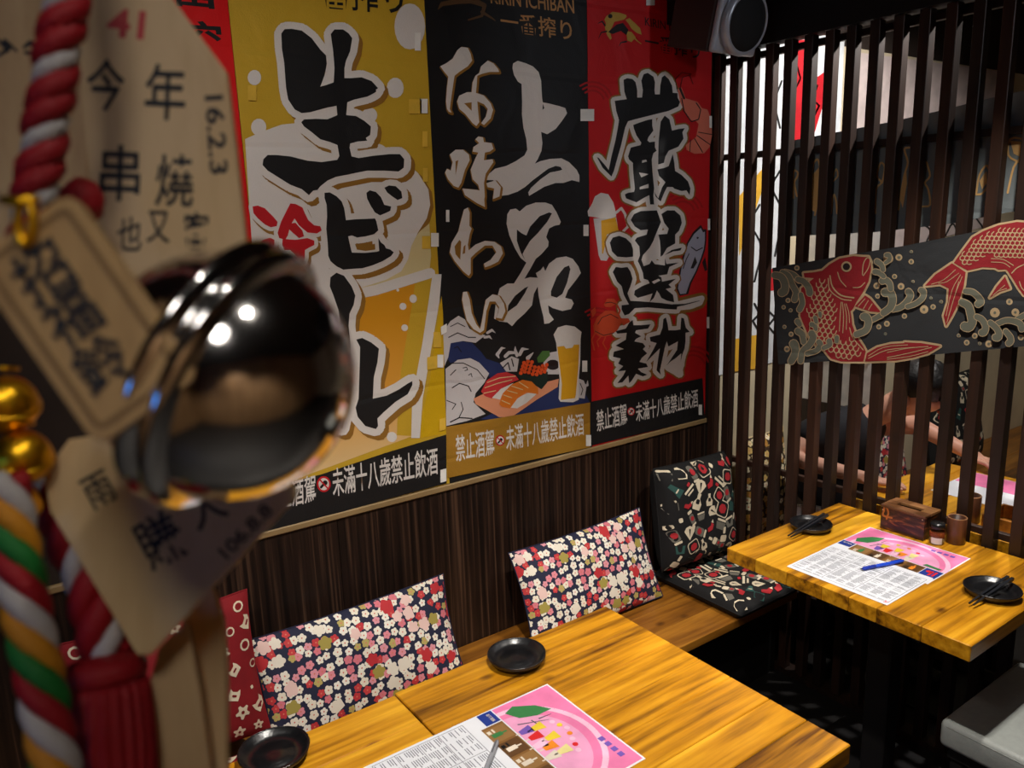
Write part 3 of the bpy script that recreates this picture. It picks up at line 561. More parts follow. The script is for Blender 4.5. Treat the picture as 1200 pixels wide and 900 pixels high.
for reg, ang, w_, h_ in ((reg1, .15, 6.4, 5.2), (reg2, 1.05, 5.6, 4.6)):
    ca, sa = math.cos(ang), math.sin(ang); cx = sum(p[0] for p in reg)/len(reg); cy = sum(p[1] for p in reg)/len(reg)
    for i in range(-22, 23):
        for jj in range(-22, 23):
            x0 = (i+.5*(jj % 2))*w_; y0 = jj*h_
            pts = [(x0-w_/2, y0), (x0-w_*.38, y0+h_*.7), (x0, y0+h_), (x0+w_*.38, y0+h_*.7), (x0+w_/2, y0)]
            pts = [(cx+x*ca-y_*sa, cy+x*sa+y_*ca) for x, y_ in pts]
            if inside(pts[2], reg) and inside(pts[0], reg) and inside(pts[4], reg): sc_l += strk(pts, 1.15, 5)
ln = [(l5('410,345 425,390 460,430'), 1.1), (l5('365,365 380,430 430,480 505,495'), 1.6), (l5('355,380 365,450 430,500 490,510'), 1.2), (l5('500,435 540,432 570,405'), 1.1), (l5('555,360 560,300 580,262 600,270 590,320 560,365'), 1.1), (l5('420,690 425,600 430,520'), .9), (l5('440,700 445,600 437,520'), .9), (l5('460,680 462,600 450,530'), .9), (l5('480,640 475,580 460,530'), .9), (l5('530,545 570,500'), .9), (l5('560,560 590,510'), .9), (l5('590,565 612,530'), .9), (l5('480,670 500,730 560,800'), 1.2), (l5('590,850 700,800 860,785'), .9), (l5('590,835 680,785 820,770'), .8), (m5('0,845 120,820 260,785'), .9), (m5('0,855 130,838 240,810'), .8), (m5('0,815 120,790 240,780'), .8),
    (m5('400,330 330,390 260,415'), .7), (m5('420,350 350,400 300,410'), .7), (m5('440,370 400,470 350,640'), .8), (m5('430,360 380,450 345,600'), .8), (m5('420,400 385,520 360,600'), .7), (m5('610,265 680,270 740,305'), .8), (m5('610,285 680,290 720,315'), .8), (m5('620,480 690,420'), .8), (m5('650,455 700,440'), .8), (m5('730,350 760,320 800,300'), 1.2), (m5('775,400 790,440 830,470'), 1.2)]
prt('carp_line_print', sc_l+sum([strk(curve2(p, 3), w_, 5) for p, w_ in ln], []), CB, .0019, K_cr, cb)
for i, (p, w_) in enumerate(waves):
    c_ = curve2(p, 4); n_ = len(c_); ws = [w_*(.88+.22*j/n_) for j in range(n_)]
    e_ = prt('wave_edge_print', strk(c_, [x+1.5 for x in ws], 10), CB, .0022+i*.00016, K_cr, cb); prt('wave_print', strk(c_, ws, 10), CB, .00228+i*.00016, K_gr, cb)
prt('eye_ring_print', [disc(992.4, 312.4, 6.2, 18)], CB, .0022, K_cr, cb); prt('eye_print', [disc(992.4, 312.4, 4.2, 16)], CB, .0026, C_dk, cb)

#__MORE__
# ------------------------------------------------------------------ cushions
def floral(name, base, cols, cell=.0255, big=True):
    t = NT(name); uv = t.n('ShaderNodeUVMap'); 
    def layer(scale, keep, seed):
        mp = t.n('ShaderNodeMapping'); mp.inputs['Scale'].default_value = (scale, scale, 1); mp.inputs['Location'].default_value = (seed, seed*.7, 0); t.l(uv.outputs[0], mp.inputs[0])
        vo = t.n('ShaderNodeTexVoronoi', voronoi_dimensions='2D', i_Scale=1., i_Randomness=.62); t.l(mp.outputs[0], vo.inputs['Vector'])
        df = t.n('ShaderNodeVectorMath', operation='SUBTRACT'); t.l(mp.outputs[0], df.inputs[0]); t.l(vo.outputs['Position'], df.inputs[1])
        s = t.n('ShaderNodeSeparateXYZ'); t.l(df.outputs[0], s.inputs[0]); c = t.n('ShaderNodeSeparateColor'); t.l(vo.outputs['Color'], c.inputs[0])
        ang = t.math('ARCTAN2', s.outputs[1], s.outputs[0])
        pet = t.math('MULTIPLY', t.math('ABSOLUTE', t.math('COSINE', t.math('ADD', t.math('MULTIPLY', ang, 2.5), t.math('MULTIPLY', c.outputs[1], 9.)))), .13)
        size = t.math('ADD', t.math('MULTIPLY', c.outputs[2], .12), .29)
        m = t.math('LESS_THAN', vo.outputs['Distance'], t.math('ADD', size, pet))
        k = t.math('LESS_THAN', c.outputs[1], keep); core = t.math('LESS_THAN', vo.outputs['Distance'], .085)
        return t.math('MULTIPLY', m, k), c.outputs[0], core
    m1, r1_, k1 = layer(1/cell, .97, .3); stops = [(i/len(cols), lin(c)) for i, c in enumerate(cols)]
    c1 = t.ramp(r1_, stops, True); c1 = t.mix(k1, c1, lin((214, 120, 96)))
    out = t.mix(m1, lin(base), c1)
    if big:
        m2, r2_, k2 = layer(1/(cell*1.65), .34, 4.2); c2 = t.ramp(r2_, [(0, lin((190, 44, 50))), (.35, lin((236, 226, 208))), (.6, lin((166, 150, 70))), (.75, lin((236, 200, 190)))], True)
        out = t.mix(m2, out, c2)
    t.l(out, t.b.inputs['Base Color']); t.b.inputs['Roughness'].default_value = .8
    n = t.n('ShaderNodeTexNoise', i_Scale=14., i_Detail=4.); t.l(t.n('ShaderNodeTexCoord').outputs['Object'], n.inputs[0]); t.bump(n.outputs['Fac'], .4, .012)
    return t.m
M_flor = floral('plum_blossom_fabric', (30, 32, 58), [(236, 228, 210), (226, 140, 150), (240, 232, 214), (218, 120, 132), (238, 230, 212), (196, 52, 56), (224, 150, 160), (236, 226, 206), (240, 234, 220), (186, 168, 96), (200, 60, 62)])
M_gold = floral('gold_white_fabric', (60, 40, 18), [(226, 190, 110), (240, 226, 190), (180, 130, 50), (236, 214, 160)], .03, False)
class Cushion:
    def __init__(s, name, label, C, ux, uy, W, H, T, m, group, p=2.4, e=.55, pinch=.05, flop=0., pm=None):
        s.C, s.ux, s.uy = V(C), V(ux).normalized(), V(uy).normalized(); s.n = s.ux.cross(s.uy).normalized(); s.W, s.H, s.T, s.p, s.e, s.pin, s.flop = W, H, T, p, e, pinch, flop
        s.root = thing(name, label, 'cushion', s.C-s.uy*(H/2), group)
        N, K = 44, 28; vs_, fs, uv = [], [], []
        for side in (1, -1):
            for j in range(K+1):
                for i in range(N+1):
                    u, v = -1+2*i/N, -1+2*j/K; vs_.append(s.S(u, v, 0, side)); uv.append((u*W/2+side, v*H/2))
        o1 = (N+1)*(K+1)
        for side, off in ((0, 0), (1, o1)):
            for j in range(K):
                for i in range(N):
                    a = off+j*(N+1)+i; f = (a, a+1, a+N+2, a+N+1); fs.append(f if side == 0 else f[::-1])
        mesh_obj('cover', vs_, fs, m, s.root, True, uv)
        rim = [s.S(u, v, 0) for u, v in [(-1+2*i/30, -1) for i in range(30)]+[(1, -1+2*i/20) for i in range(20)]+[(1-2*i/30, 1) for i in range(30)]+[(-1, 1-2*i/20) for i in range(20)]]
        tube('piping', rim, .0022, pm or m, s.root, 6, True)
    def S(s, u, v, off=0., side=1):
        x = u*s.W/2*(1-s.pin*(1-v*v)*u*u); y = v*s.H/2*(1-s.pin*(1-u*u)*v*v)
        t_ = s.T/2*(max(0, 1-abs(u)**s.p)*max(0, 1-abs(v)**s.p))**s.e
        t_ += .003*math.sin(5*u+3*v)*max(0, 1-u*u)*max(0, 1-v*v)
        return s.C + s.ux*x + s.uy*y + s.n*(side*t_+off + s.flop*v*v*(1 if v > 0 else 0))
    def motifs(s, mats, cell, seed, kinds, size):
        rnd = random.Random(seed); lay = {}
        nx, ny = int(s.W/cell), int(s.H/cell)
        for i in range(nx):
            for j in range(ny):
                x = -s.W/2+(i+.5+.5*(j % 2)*.6)*s.W/nx+rnd.uniform(-.1, .1)*cell; y = -s.H/2+(j+.5)*s.H/ny+rnd.uniform(-.1, .1)*cell
                a = rnd.uniform(-.5, .5)+rnd.choice((0, 0, .8, -.9)); sz = size*rnd.uniform(.8, 1.15); ca, sa = math.cos(a), math.sin(a)
                for col, poly in MOTIF[rnd.choice(kinds)]:
                    pp = [(x+(px*ca-py*sa)*sz, y+(px*sa+py*ca)*sz) for px, py in poly]
                    pp = [(max(-s.W*.496, min(s.W*.496, a_)), max(-s.H*.496, min(s.H*.496, b_))) for a_, b_ in pp]
                    if max(p_[0] for p_ in pp)-min(p_[0] for p_ in pp) > .004 and max(p_[1] for p_ in pp)-min(p_[1] for p_ in pp) > .004: lay.setdefault(col, []).append(pp)
        offs = {'cream': .0018, 'teal': .0016, 'grey': .0014, 'bg': .0024, 'red': .003}
        for col, polys in lay.items():
            for p_ in polys:
                vs_, fs = union([p_]); pts = [s.S(q_.x/(s.W/2), q_.y/(s.H/2), offs[col]) for q_ in vs_]
                mesh_obj(col+'_motif' if col != 'bg' else 'dark_motif', pts, [tuple(f) for f in fs], mats[col], s.root)
def rr_(w_, h, r=.25, n=3):
    out = []
    for cx, cy, a0 in ((w_/2-r, h/2-r, 0), (-w_/2+r, h/2-r, 90), (-w_/2+r, -h/2+r, 180), (w_/2-r, -h/2+r, 270)):
        for k_ in range(n+1):
            a = math.radians(a0+90*k_/n); out.append((cx+r*math.cos(a), cy+r*math.sin(a)))
    return out
def mv(p, dx, dy): return [(x+dx, y+dy) for x, y in p]
MOTIF = {
    'plate': [('cream', rr_(1.1, 1., .25)), ('bg', rr_(.96, .86, .2)), ('red', [(-.3, -.2), (-.05, -.3), (.25, -.2), (.32, .1), (.1, .28), (-.2, .25), (-.35, .05)])],
    'bottle': [('cream', rr_(.5, .42, .1)), ('grey', mv(rr_(.48, .34, .06), 0, -.42)), ('cream', mv(rr_(.2, .4, .05), 0, .5)), ('red', mv(disc(0, 0, .13, 8), 0, -.42))],
    'flask': [('cream', [(-.3, -.5), (.3, -.5), (.36, -.1), (.12, .2), (.14, .5), (-.14, .5), (-.12, .2), (-.36, -.1)]), ('bg', rr_(.3, .3, .08))],
    'fan': [('cream', [(0, -.5), (.45, .1), (.3, .35), (0, .45), (-.3, .35), (-.45, .1)]), ('bg', [(0, -.3), (.08, .25), (-.08, .25)])],
    'cup': [('teal', [(-.3, -.35), (.3, -.35), (.38, .3), (-.38, .3)])],
    'bowl': [('grey', [(-.45, .15), (-.3, -.3), (.3, -.3), (.45, .15)]), ('cream', mv(rr_(.8, .14, .06), 0, .28))],
    'roll': [('cream', disc(0, 0, .38, 10)), ('bg', disc(0, 0, .25, 10)), ('red', disc(0, 0, .13, 8))],
    'prawn': [('red', [(-.4, -.2), (.1, -.3), (.4, 0), (.3, .3), (.1, .1), (-.3, .1)]), ('cream', [(.3, .3), (.55, .4), (.45, .1)])],
    'vase': [('cream', mv(rr_(.5, .26, .1), 0, .62)), ('grey', rr_(.52, .8, .16)), ('red', disc(0, .05, .2, 9)), ('cream', mv(rr_(.5, .16, .06), 0, -.5))],
    'jug': [('teal', [(-.34, -.5), (.34, -.5), (.2, .05), (.14, .5), (-.14, .5), (-.2, .05)]), ('cream', mv(rr_(.34, .1, .04), 0, -.1))],
    'label': [('cream', [(-.18, -.5), (-.02, -.5), (.1, .5), (-.06, .5)]), ('cream', [(.1, -.4), (.24, -.4), (.3, .2), (.2, .25)]), ('red', mv(rr_(.2, .3, .05), -.3, .2))],
    'chip': [('cream', rr_(.28, .3, .08))],
    'cat': [('cream', [(-.42, -.4), (.42, -.4), (.5, .1), (.42, .5), (.2, .3), (-.2, .3), (-.42, .5), (-.5, .1)]), ('red', rr_(.4, .16, .05))],
    'blossom': [('cream', [(.48*math.cos(a*.3142)*(1 if a % 4 < 2 else .62), .48*math.sin(a*.3142)*(1 if a % 4 < 2 else .62)) for a in range(20)]), ('red', disc(0, 0, .12, 6))],
}
SUSHI = {'cream': mat('cushion_cream_print', (226, 212, 184), .8), 'bg': mat('cushion_black_print', (20, 20, 21), .8), 'red': mat('cushion_red_print', (178, 40, 48), .8), 'teal': mat('cushion_teal_print', (44, 82, 76), .8), 'grey': mat('cushion_grey_print', (112, 108, 98), .8)}
M_sushi = mat('black_cotton', (21, 21, 22), .85, bump=.3, bscale=20)
M_rcot = mat('dark_red_cotton', (134, 20, 28), .85, bump=.35, bscale=20)
KK = ['plate', 'bottle', 'flask', 'fan', 'cup', 'bowl', 'vase', 'prawn', 'chip', 'bottle', 'jug', 'label', 'vase']
M_nvy = mat('navy_cotton', (30, 32, 58), .85)
LEAN = (0, .115, .29)
Cushion('back_cushion', 'navy plum blossom cushion on the bench nearest the hanging plaques', (.790, 1.900, .512), (1, .0, .012), LEAN, .60, .325, .085, M_flor, 'plum blossom cushions', pm=M_nvy)
Cushion('back_cushion', 'navy plum blossom cushion between the two tables beside the black cushion', (1.628, 1.902, .515), (1, 0, .015), LEAN, .585, .325, .085, M_flor, 'plum blossom cushions', pm=M_nvy)
rc = Cushion('back_cushion', 'dark red cushion with cream motifs leaning on the wall', (.285, 1.90, .632), (1, .0, .0), (0, .09, .40), .43, .37, .10, M_rcot, 'red cushions')
rs = Cushion('seat_cushion', 'dark red seat cushion with cream motifs lying on the bench', (.275, 1.72, .400), (1, 0, 0), (0, 1, 0), .47, .30, .07, M_rcot, 'red cushions', 6, .5)
RM = dict(SUSHI); RM['bg'] = M_rcot; RM['red'] = mat('cushion_dark_red_print', (120, 16, 24), .8)
rc.motifs(RM, .052, 5, ['cat', 'blossom', 'chip', 'roll', 'cat'], .036); rs.motifs(RM, .052, 6, ['cat', 'blossom', 'chip', 'cat'], .036)
sb = Cushion('back_cushion', 'black cushion with sake bottle and sushi print leaning in the corner', (2.148, 1.905, .622), (1, -.0, -.03), (0, .05, .40), .385, .385, .15, M_sushi, 'black printed cushions', 5, .5, .02)
ss = Cushion('seat_cushion', 'flat black seat cushion with sushi print on the bench end', (2.163, 1.755, .3885), (1, 0, 0), (0, 1, 0), .345, .41, .055, M_sushi, 'black printed cushions', 14, .5, .01)
sb.motifs(SUSHI, .050, 11, KK, .056); ss.motifs(SUSHI, .049, 15, KK, .055)

# ------------------------------------------------------------------ bench along the wall
bn = thing('wall_bench', 'long plank bench running along the wall under the banners', 'bench', (.9, 1.8, 0))
ys = [1.575, 1.69, 1.80, 1.91, 2.021]
for y0, y1 in zip(ys, ys[1:]):
    cuts = [-.8, .35, 1.42, 2.338] if y0 < 1.7 else [-.8, .75, 2.338]
    for x0, x1 in zip(cuts, cuts[1:]): box('plank', (x0+.0007, x1-.0007), (y0+.0007, y1-.0007), (BZ-.03, BZ), M_bench, bn, .0015)
box('front_panel', (-.8, 2.336), (1.66, 1.675), (0, BZ-.0305), M_black, bn)
for x in (-.78, .4, 1.4, 2.3): box('support', (x, x+.03), (1.6755, 2.02), (0, BZ-.0305), M_black, bn)

# ------------------------------------------------------------------ tables
def table(label, x0, x1, y0, y1, seed, group='wooden tables', leg=True, z=TZ):
    t_ = thing('dining_table', label, 'table', ((x0+x1)/2, (y0+y1)/2, 0), group)
    rnd = random.Random(seed); ws = [rnd.uniform(.8, 1.25) for _ in range(7)]; s = sum(ws); y = y0
    for w_ in ws:
        d = w_/s*(y1-y0); box('plank', (x0, x1), (y+.0004, y+d-.0004), (z-.042, z), M_table, t_, .002); y += d
    xm, ym = (x0+x1)/2, (y0+y1)/2
    box('batten', (xm-.2, xm+.2), (y0+.08, y0+.14), (z-.067, z-.0425), M_black, t_); box('batten', (xm-.2, xm+.2), (y1-.14, y1-.08), (z-.067, z-.0425), M_black, t_)
    box('pedestal', (xm-.035, xm+.035), (ym-.035, ym+.035), (.02, z-.0425), M_black, t_, .004)
    box('base', (xm-.22, xm+.22), (ym-.24, ym+.24), (0, .0195), M_black, t_, .004)
    return t_
T1 = table('golden plank table in front with two menus and a black dish', .642, 1.248, .712, 1.397, 4)
T2 = table('golden plank table nearest the hanging plaques joined to its neighbour', .030, .6385, .712, 1.390, 9)
T3 = table('golden plank table standing against the slatted screen', 1.766, 2.338, .737, 1.435, 2)

# knots in the planks
M_knot = mat('wood_knot', (96, 46, 14), .4)

# ------------------------------------------------------------------ dishes, chopsticks
M_dish = mat('black_glazed_stoneware', (20, 20, 22), .28, var=.3, scale=40, bump=.5, bscale=60, spec=.6)
def dish(x, y, label, group='black sauce dishes', R=.066):
    t_ = thing('sauce_dish', label, 'dish', (x, y, TZ), group)
    wob = lambda t, k_: 1+.012*math.sin(3*t+1)
    lathe('bowl', [(.030*R/.066, 0), (R*.62, .002), (R*.9, .008), (R, .019), (R*.985, .0215), (R*.95, .021), (R*.86, .0125), (R*.6, .0065), (R*.585, .0078), (R*.4, .0062), (R*.385, .0072), (R*.1, .006)], (x, y, TZ), M_dish, t_, 44, mod=wob)
    tube('rim', [(x+R*.985*math.cos(a*.2094)*wob(a*.2094, 0), y+R*.985*math.sin(a*.2094)*wob(a*.2094, 0), TZ+.0208) for a in range(30)], .0019, M_dish, t_, 6, True)
    return t_
dish(.919, 1.331, 'black round sauce dish beside the pink menu on the front table')
dish(.365, 1.350, 'black round sauce dish at the bottom edge under the wooden plaques')
dish(2.073, 1.361, 'black sauce dish with chopsticks on the far table nearest the wall', R=.063)
dish(2.053, .821, 'black sauce dish with chopsticks at the far table corner', R=.066)
M_chop = mat('black_lacquer', (30, 32, 38), .35)
def chop(a, b, label, group):
    a, b = V(a), V(b); d = (b-a).normalized(); s = d.cross(V((0, 0, 1))).normalized(); u = s.cross(d)
    vs_ = []
    for p, r in ((a, .0017), (a+(b-a)*.5, .003), (b, .0038)):
        for i, j in ((1, 1), (-1, 1), (-1, -1), (1, -1)): vs_.append(p+s*r*i+u*r*j)
    fs = [(0, 1, 2, 3), (11, 10, 9, 8)]+[(k_*4+i, k_*4+4+i, k_*4+4+(i+1) % 4, k_*4+(i+1) % 4) for k_ in range(2) for i in range(4)]
    tag(mesh_obj('chopstick', vs_, [f[::-1] for f in fs], M_chop), label, 'chopstick', group)
def pair(p0, p1, z0, z1, where):
    a = onz(*p0, z0); b = onz(*p1, z1); s = (b-a).cross(V((0, 0, 1))).normalized()*.0052
    chop(a+s, b+s*1.15, 'black chopstick nearer the viewer of the pair '+where, 'chopsticks '+where); chop(a-s, b-s*1.15, 'black chopstick nearer the screen of the pair '+where, 'chopsticks '+where)
pair((925, 628.5), (968, 603), .752, .776, 'nearest the wall on the far table')
pair((1138, 708), (1184, 677), .750, .776, 'at the far table corner')

# ------------------------------------------------------------------ paper menus
M_paper = mat('white_paper', (232, 234, 240), .45, var=.03); M_pink = mat('pink_print', (238, 128, 176), .4); M_lpink = mat('pale_pink_print', (248, 196, 222), .4)
M_ink = mat('grey_ink', (128, 130, 140), .6); M_blue = mat('blue_print', (34, 58, 142), .4); M_brph = mat('brown_photo_print', (132, 92, 48), .4); M_wph = mat('white_photo_print', (226, 214, 196), .4)
M_leaf = mat('leaf_green_print', (60, 128, 74), .4); M_yelp = mat('yellow_print', (236, 206, 60), .4); M_redp = mat('bright_red_print', (220, 44, 48), .4); M_orp = mat('orange_print', (240, 140, 40), .4); M_purp = mat('purple_print', (120, 90, 180), .4)
def rect(x0, x1, y0, y1): return [(x0, y0), (x1, y0), (x1, y1), (x0, y1)]
def menu(ox, oy, label_menu, label_sheet, rot=0., where='far', z=TZ):
    """ox,oy: the corner at small x and high y; the sheet runs +x (depth) and -y (width)"""
    R = Matrix.Rotation(rot, 2)
    def W2(p): q_ = R @ V(p); return (ox+q_.x, oy+q_.y)
    def flat(name, polys, h, m, par):
        v2, fs = union(polys); pts = [(*W2(v), z+h) for v in v2]
        fs2 = [tuple(f) if (V(pts[f[1]])-V(pts[f[0]])).cross(V(pts[f[2]])-V(pts[f[0]])).z > 0 else tuple(f)[::-1] for f in fs]
        return mesh_obj(name, pts, fs2, m, par)
    def sheet(name, x0, x1, y0, y1, h, m, par):
        bm = bmesh.new(); r = rect(x0, x1, y0, y1)
        a = [bm.verts.new((*W2(p), z+h)) for p in r]; b = [bm.verts.new((*W2(p), z+h-.0005)) for p in r]
        bm.faces.new(a); bm.faces.new(b[::-1]); [bm.faces.new((a[i], b[i], b[(i+1) % 4], a[(i+1) % 4])) for i in range(4)]
        return bm_obj(name, bm, m, par)
    p = thing('picture_menu', label_menu, 'menu', (*W2((.33, -.15)), z)); W_ = .300
    sheet('sheet', .19, .432, -W_, 0, .0006, M_paper, p)
    flat('pink_panel', [rect(.285, .428, -W_+.004, -.004)], .0009, M_pink, p)
    flat('pale_arc', strk([(.285+.125*math.sin(a*.157), -.16+.135*math.cos(a*.157)) for a in range(21)], .012, 6), .0012, M_lpink, p)
    flat('pale_panel', [[(.285+.10*math.sin(a*.157), -.16+.115*math.cos(a*.157)) for a in range(21)]], .0010, mat('mid_pink_print', (240, 166, 204), .4), p)
    flat('leaf', [[(.30, -.03), (.325, -.02), (.365, -.045), (.385, -.075), (.35, -.075), (.315, -.06)]], .0013, M_leaf, p)
    flat('leaf', strk([(.30, -.075), (.36, -.10)], [.003, .001])+strk([(.33, -.08), (.335, -.11)], [.003, .001])+strk([(.345, -.085), (.375, -.088)], [.003, .001]), .0013, mat('dark_leaf_print', (70, 84, 90), .4), p)
    flat('leaf', [[(.29, -.235), (.305, -.24), (.30, -.285), (.289, -.28)]], .0013, M_leaf, p)
    for i, (x, y, m) in enumerate(((.325, -.105, M_yelp), (.305, -.125, M_redp), (.33, -.145, M_yelp), (.31, -.165, M_orp), (.325, -.19, mat('pale_yellow_print', (240, 226, 150), .4)), (.30, -.10, M_purp), (.297, -.15, M_lpink), (.297, -.19, M_wph))):
        flat('drink_picture', [[(x-.012, y-.006), (x-.012, y+.006), (x+.016, y+.012), (x+.016, y-.012)]], .0014, m, p)
        flat('glass_picture', strk([(x-.013, y), (x-.022, y)], .003), .0014, M_wph, p)
    for i in range(7): flat('heading', [disc(.372-.006*abs(i-2), -.11-.016*i, .006, 8)], .0014, [M_redp, M_yelp, M_leaf, M_orp, M_purp][i % 5] if i % 2 else M_lpink, p)
    for i in range(4): flat('heading', [rect(.398, .410, -.215-.018*i, -.203-.018*i)], .0014, M_purp, p)
    flat('photo_strip', [rect(.228, .282, -W_+.05, -.045)], .0009, M_brph, p)
    for i in range(4):
        y = -.052-i*.05; flat('photo', [rect(.232, .279, y-.044, y)], .0011, mat('dark_photo_print', (96, 66, 38), .4) if i % 2 else mat('tan_photo_print', (150, 112, 66), .4), p)
        flat('bottle_picture', [rect(.240, .262, y-.030, y-.018), rect(.262, .273, y-.026, y-.022)], .0014, [M_leaf, M_wph, M_wph, M_orp][i], p); flat('caption', [rect(.236, .244, y-.016, y-.006), rect(.248, .252, y-.016, y-.004)], .0014, M_dish if i % 2 else M_wph, p)
    flat('blue_label', [rect(.228, .282, -W_+.003, -W_+.048)], .0011, M_blue, p); flat('blue_label', [rect(.248, .282, -.042, -.003)], .0011, M_blue, p)
    me = text_mesh('禁止酒駕', .01); 
    for v in me.vertices: v.co = V((*W2((.273-v.co.y*.0085, -.010-v.co.x*.0068)), z+.0014))
    me.name = 'lettering'; link('lettering', me, M_wph, p)
    flat('no_drink_mark', [disc(.263, -W_+.033, .008, 10)], .0014, M_redp, p)
    for yy in (-W_+.012, -W_+.022): flat('heading', [rect(.24, .272, yy, yy+.006)], .0014, M_redp, p)
    s = thing('order_sheet', label_sheet, 'order sheet', (*W2((.11, -.15)), z))
    sheet('sheet', 0, .232, -W_+.006, -.002, .0016, M_paper, s)
    rnd = random.Random(3); polys = []
    for col, (ya, yb) in enumerate(((-.012, -.10), (-.105, -.19), (-.197, -.285))):
        x = .205
        while x > .018:
            if rnd.random() < .86:
                for k_ in range(3): 
                    a_ = ya-(ya-yb)*(.02+.34*k_); polys.append(rect(x-.0019, x, a_-(ya-yb)*rnd.uniform(.16, .3), a_))
            x -= .0046
            if rnd.random() < .12: x -= .006
    o = flat('text_rows', polys, .0019, M_ink, s); o['kind'] = 'stuff'
    gr = []
    for yy in (-.010, -.102, -.193, -.288): gr.append(rect(.014, .21, yy-.0006, yy+.0006))
    for xx in (.014, .06, .11, .155, .21): gr.append(rect(xx-.0006, xx+.0006, -.288, -.010))
    flat('ruled_lines', gr, .0021, M_ink, s)
    flat('red_mark', strk([(.010, -.285), (.022, -.278)], .002)+strk([(.008, -.279), (.02, -.289)], .002), .0022, M_redp, s)
menu(1.792, 1.248, 'pink picture menu on the far table', 'white printed order sheet under the blue pen on the far table', math.radians(.8))
menu(.487, 1.222, 'pink picture menu on the front table', 'white printed order sheet on the front table', math.radians(-.4), 'near')
# pens
def pen(a, b, label, m, mg):
    a, b = V(a), V(b); d = b-a; t_ = thing('ballpoint_pen', label, 'pen', a)
    tube('barrel', [a+d*.10, a+d*.55, a+d*.95, b], [.0045, .005, .005, .003], m, t_, 12)
    tube('grip', [a+d*.04, a+d*.10, a+d*.34], [.002, .0052, .0054], mg, t_, 12); tube('tip', [a, a+d*.04], [.0006, .002], M_metal, t_, 8)
    u = V((0, 0, .006)); tube('clip', [a+d*.94+u, a+d*.7+u], .0012, mg, t_, 6)
M_pen = mat('blue_plastic', (36, 76, 206), .25); M_gripm = mat('dark_blue_rubber', (28, 56, 170), .6); M_clear = mat('grey_clear_plastic', (150, 152, 158), .2)
pen(onz(1008, 667, TZ+.008), onz(1059, 657, TZ+.008), 'blue ballpoint pen lying on the far order sheet', M_pen, M_gripm)
pen(onz(560, 925, TZ+.008), onz(583, 868, TZ+.008), 'grey clear ballpoint pen on the front order sheet', M_clear, mat('grey_rubber', (90, 92, 98), .6))

# ------------------------------------------------------------------ on the far table: tissue box, spice jar, cup
t = NT('scorched_wood'); tc = t.n('ShaderNodeTexCoord'); mp = t.n('ShaderNodeMapping'); mp.inputs['Scale'].default_value = (14, 9, 34); t.l(tc.outputs['Object'], mp.inputs[0])
n1 = t.n('ShaderNodeTexNoise', i_Scale=1., i_Detail=5., i_Distortion=2.); t.l(mp.outputs[0], n1.inputs[0])
t.l(t.ramp(n1.outputs['Fac'], [(.42, lin((34, 20, 16))), (.56, lin((70, 40, 26))), (.66, lin((128, 74, 36))), (.75, lin((176, 108, 50)))]), t.b.inputs['Base Color']); t.b.inputs['Roughness'].default_value = .35; M_scorch = t.m
M_lid = wood('scorched_lid_wood', (150, 104, 62), (112, 72, 42), (50, 30, 22), 'Y', 12., .4, .12)
tb = thing('tissue_box', 'scorched brown wooden tissue box on the far table', 'box', (2.288, 1.165, TZ))
X0, X1, Y0, Y1, Z0, Z1 = 2.243, 2.333, 1.098, 1.233, TZ, TZ+.070
box('front_panel', (X0, X0+.008), (Y0, Y1), (Z0, Z1), M_scorch, tb, .001); box('back_panel', (X1-.008, X1), (Y0, Y1), (Z0, Z1), M_scorch, tb, .001)
box('side_panel', (X0+.0082, X1-.0082), (Y0, Y0+.008), (Z0, Z1), M_scorch, tb, .001); box('side_panel', (X0+.0082, X1-.0082), (Y1-.008, Y1), (Z0, Z1), M_scorch, tb, .001)
xm = (X0+X1)/2
box('lid', (X0-.002, xm-.013), (Y0-.002, Y1+.002), (Z1+.0002, Z1+.0085), M_lid, tb, .0012); box('lid', (xm+.013, X1), (Y0-.002, Y1+.002), (Z1+.0002, Z1+.0085), M_lid, tb, .0012)
box('lid', (xm-.0128, xm+.0128), (Y0-.002, Y0+.03), (Z1+.0002, Z1+.0085), M_lid, tb); box('lid', (xm-.0128, xm+.0128), (Y1-.03, Y1+.002), (Z1+.0002, Z1+.0085), M_lid, tb)
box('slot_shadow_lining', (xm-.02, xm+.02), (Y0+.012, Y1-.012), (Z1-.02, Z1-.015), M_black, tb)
for p_ in ((X0-.0005, Y1-.006, Z1-.008), (X0-.0005, Y0+.006, Z1-.004)): lathe('nail_head', [(.0022, 0), (.0016, .001)], p_, mat('brass_nail', (220, 200, 160), .3, 1.), tb, 10, (-1, 0, 0))
fm = Plane((X0-.0004, 0, 0), (-1, 0, 0))
prt('scorch_figure', strk(curve2(Z('1039,608 1041,600 1037,592 1036,598 1035,604 1045,607'), 4), [2.2]*30), fm, 0, mat('light_scorch', (178, 108, 50), .4), tb)
jx, jy = 2.262, 1.068
jar = thing('spice_jar', 'small glass jar of red pepper with black lid and white label', 'jar', (jx, jy, TZ))
M_chili = mat('red_pepper_powder', (172, 86, 34), .7, var=.4, scale=300); M_pow = mat('tan_powder', (186, 150, 96), .7, var=.2, scale=300)
tg = NT('clear_glass'); tg.b.inputs['Transmission Weight'].default_value = 1.; tg.b.inputs['Roughness'].default_value = .03; tg.b.inputs['IOR'].default_value = 1.45; M_glass = tg.m
lathe('glass', [(.0195, .0), (.0205, .003), (.0205, .040), (.018, .046), (.0178, .048)], (jx, jy, TZ), M_glass, jar, 28)
lathe('pepper', [(.0192, .020), (.0192, .038), (.017, .040)], (jx, jy, TZ), M_chili, jar, 24); lathe('powder', [(.018, .002), (.0192, .004), (.0192, .0198)], (jx, jy, TZ), M_pow, jar, 24)
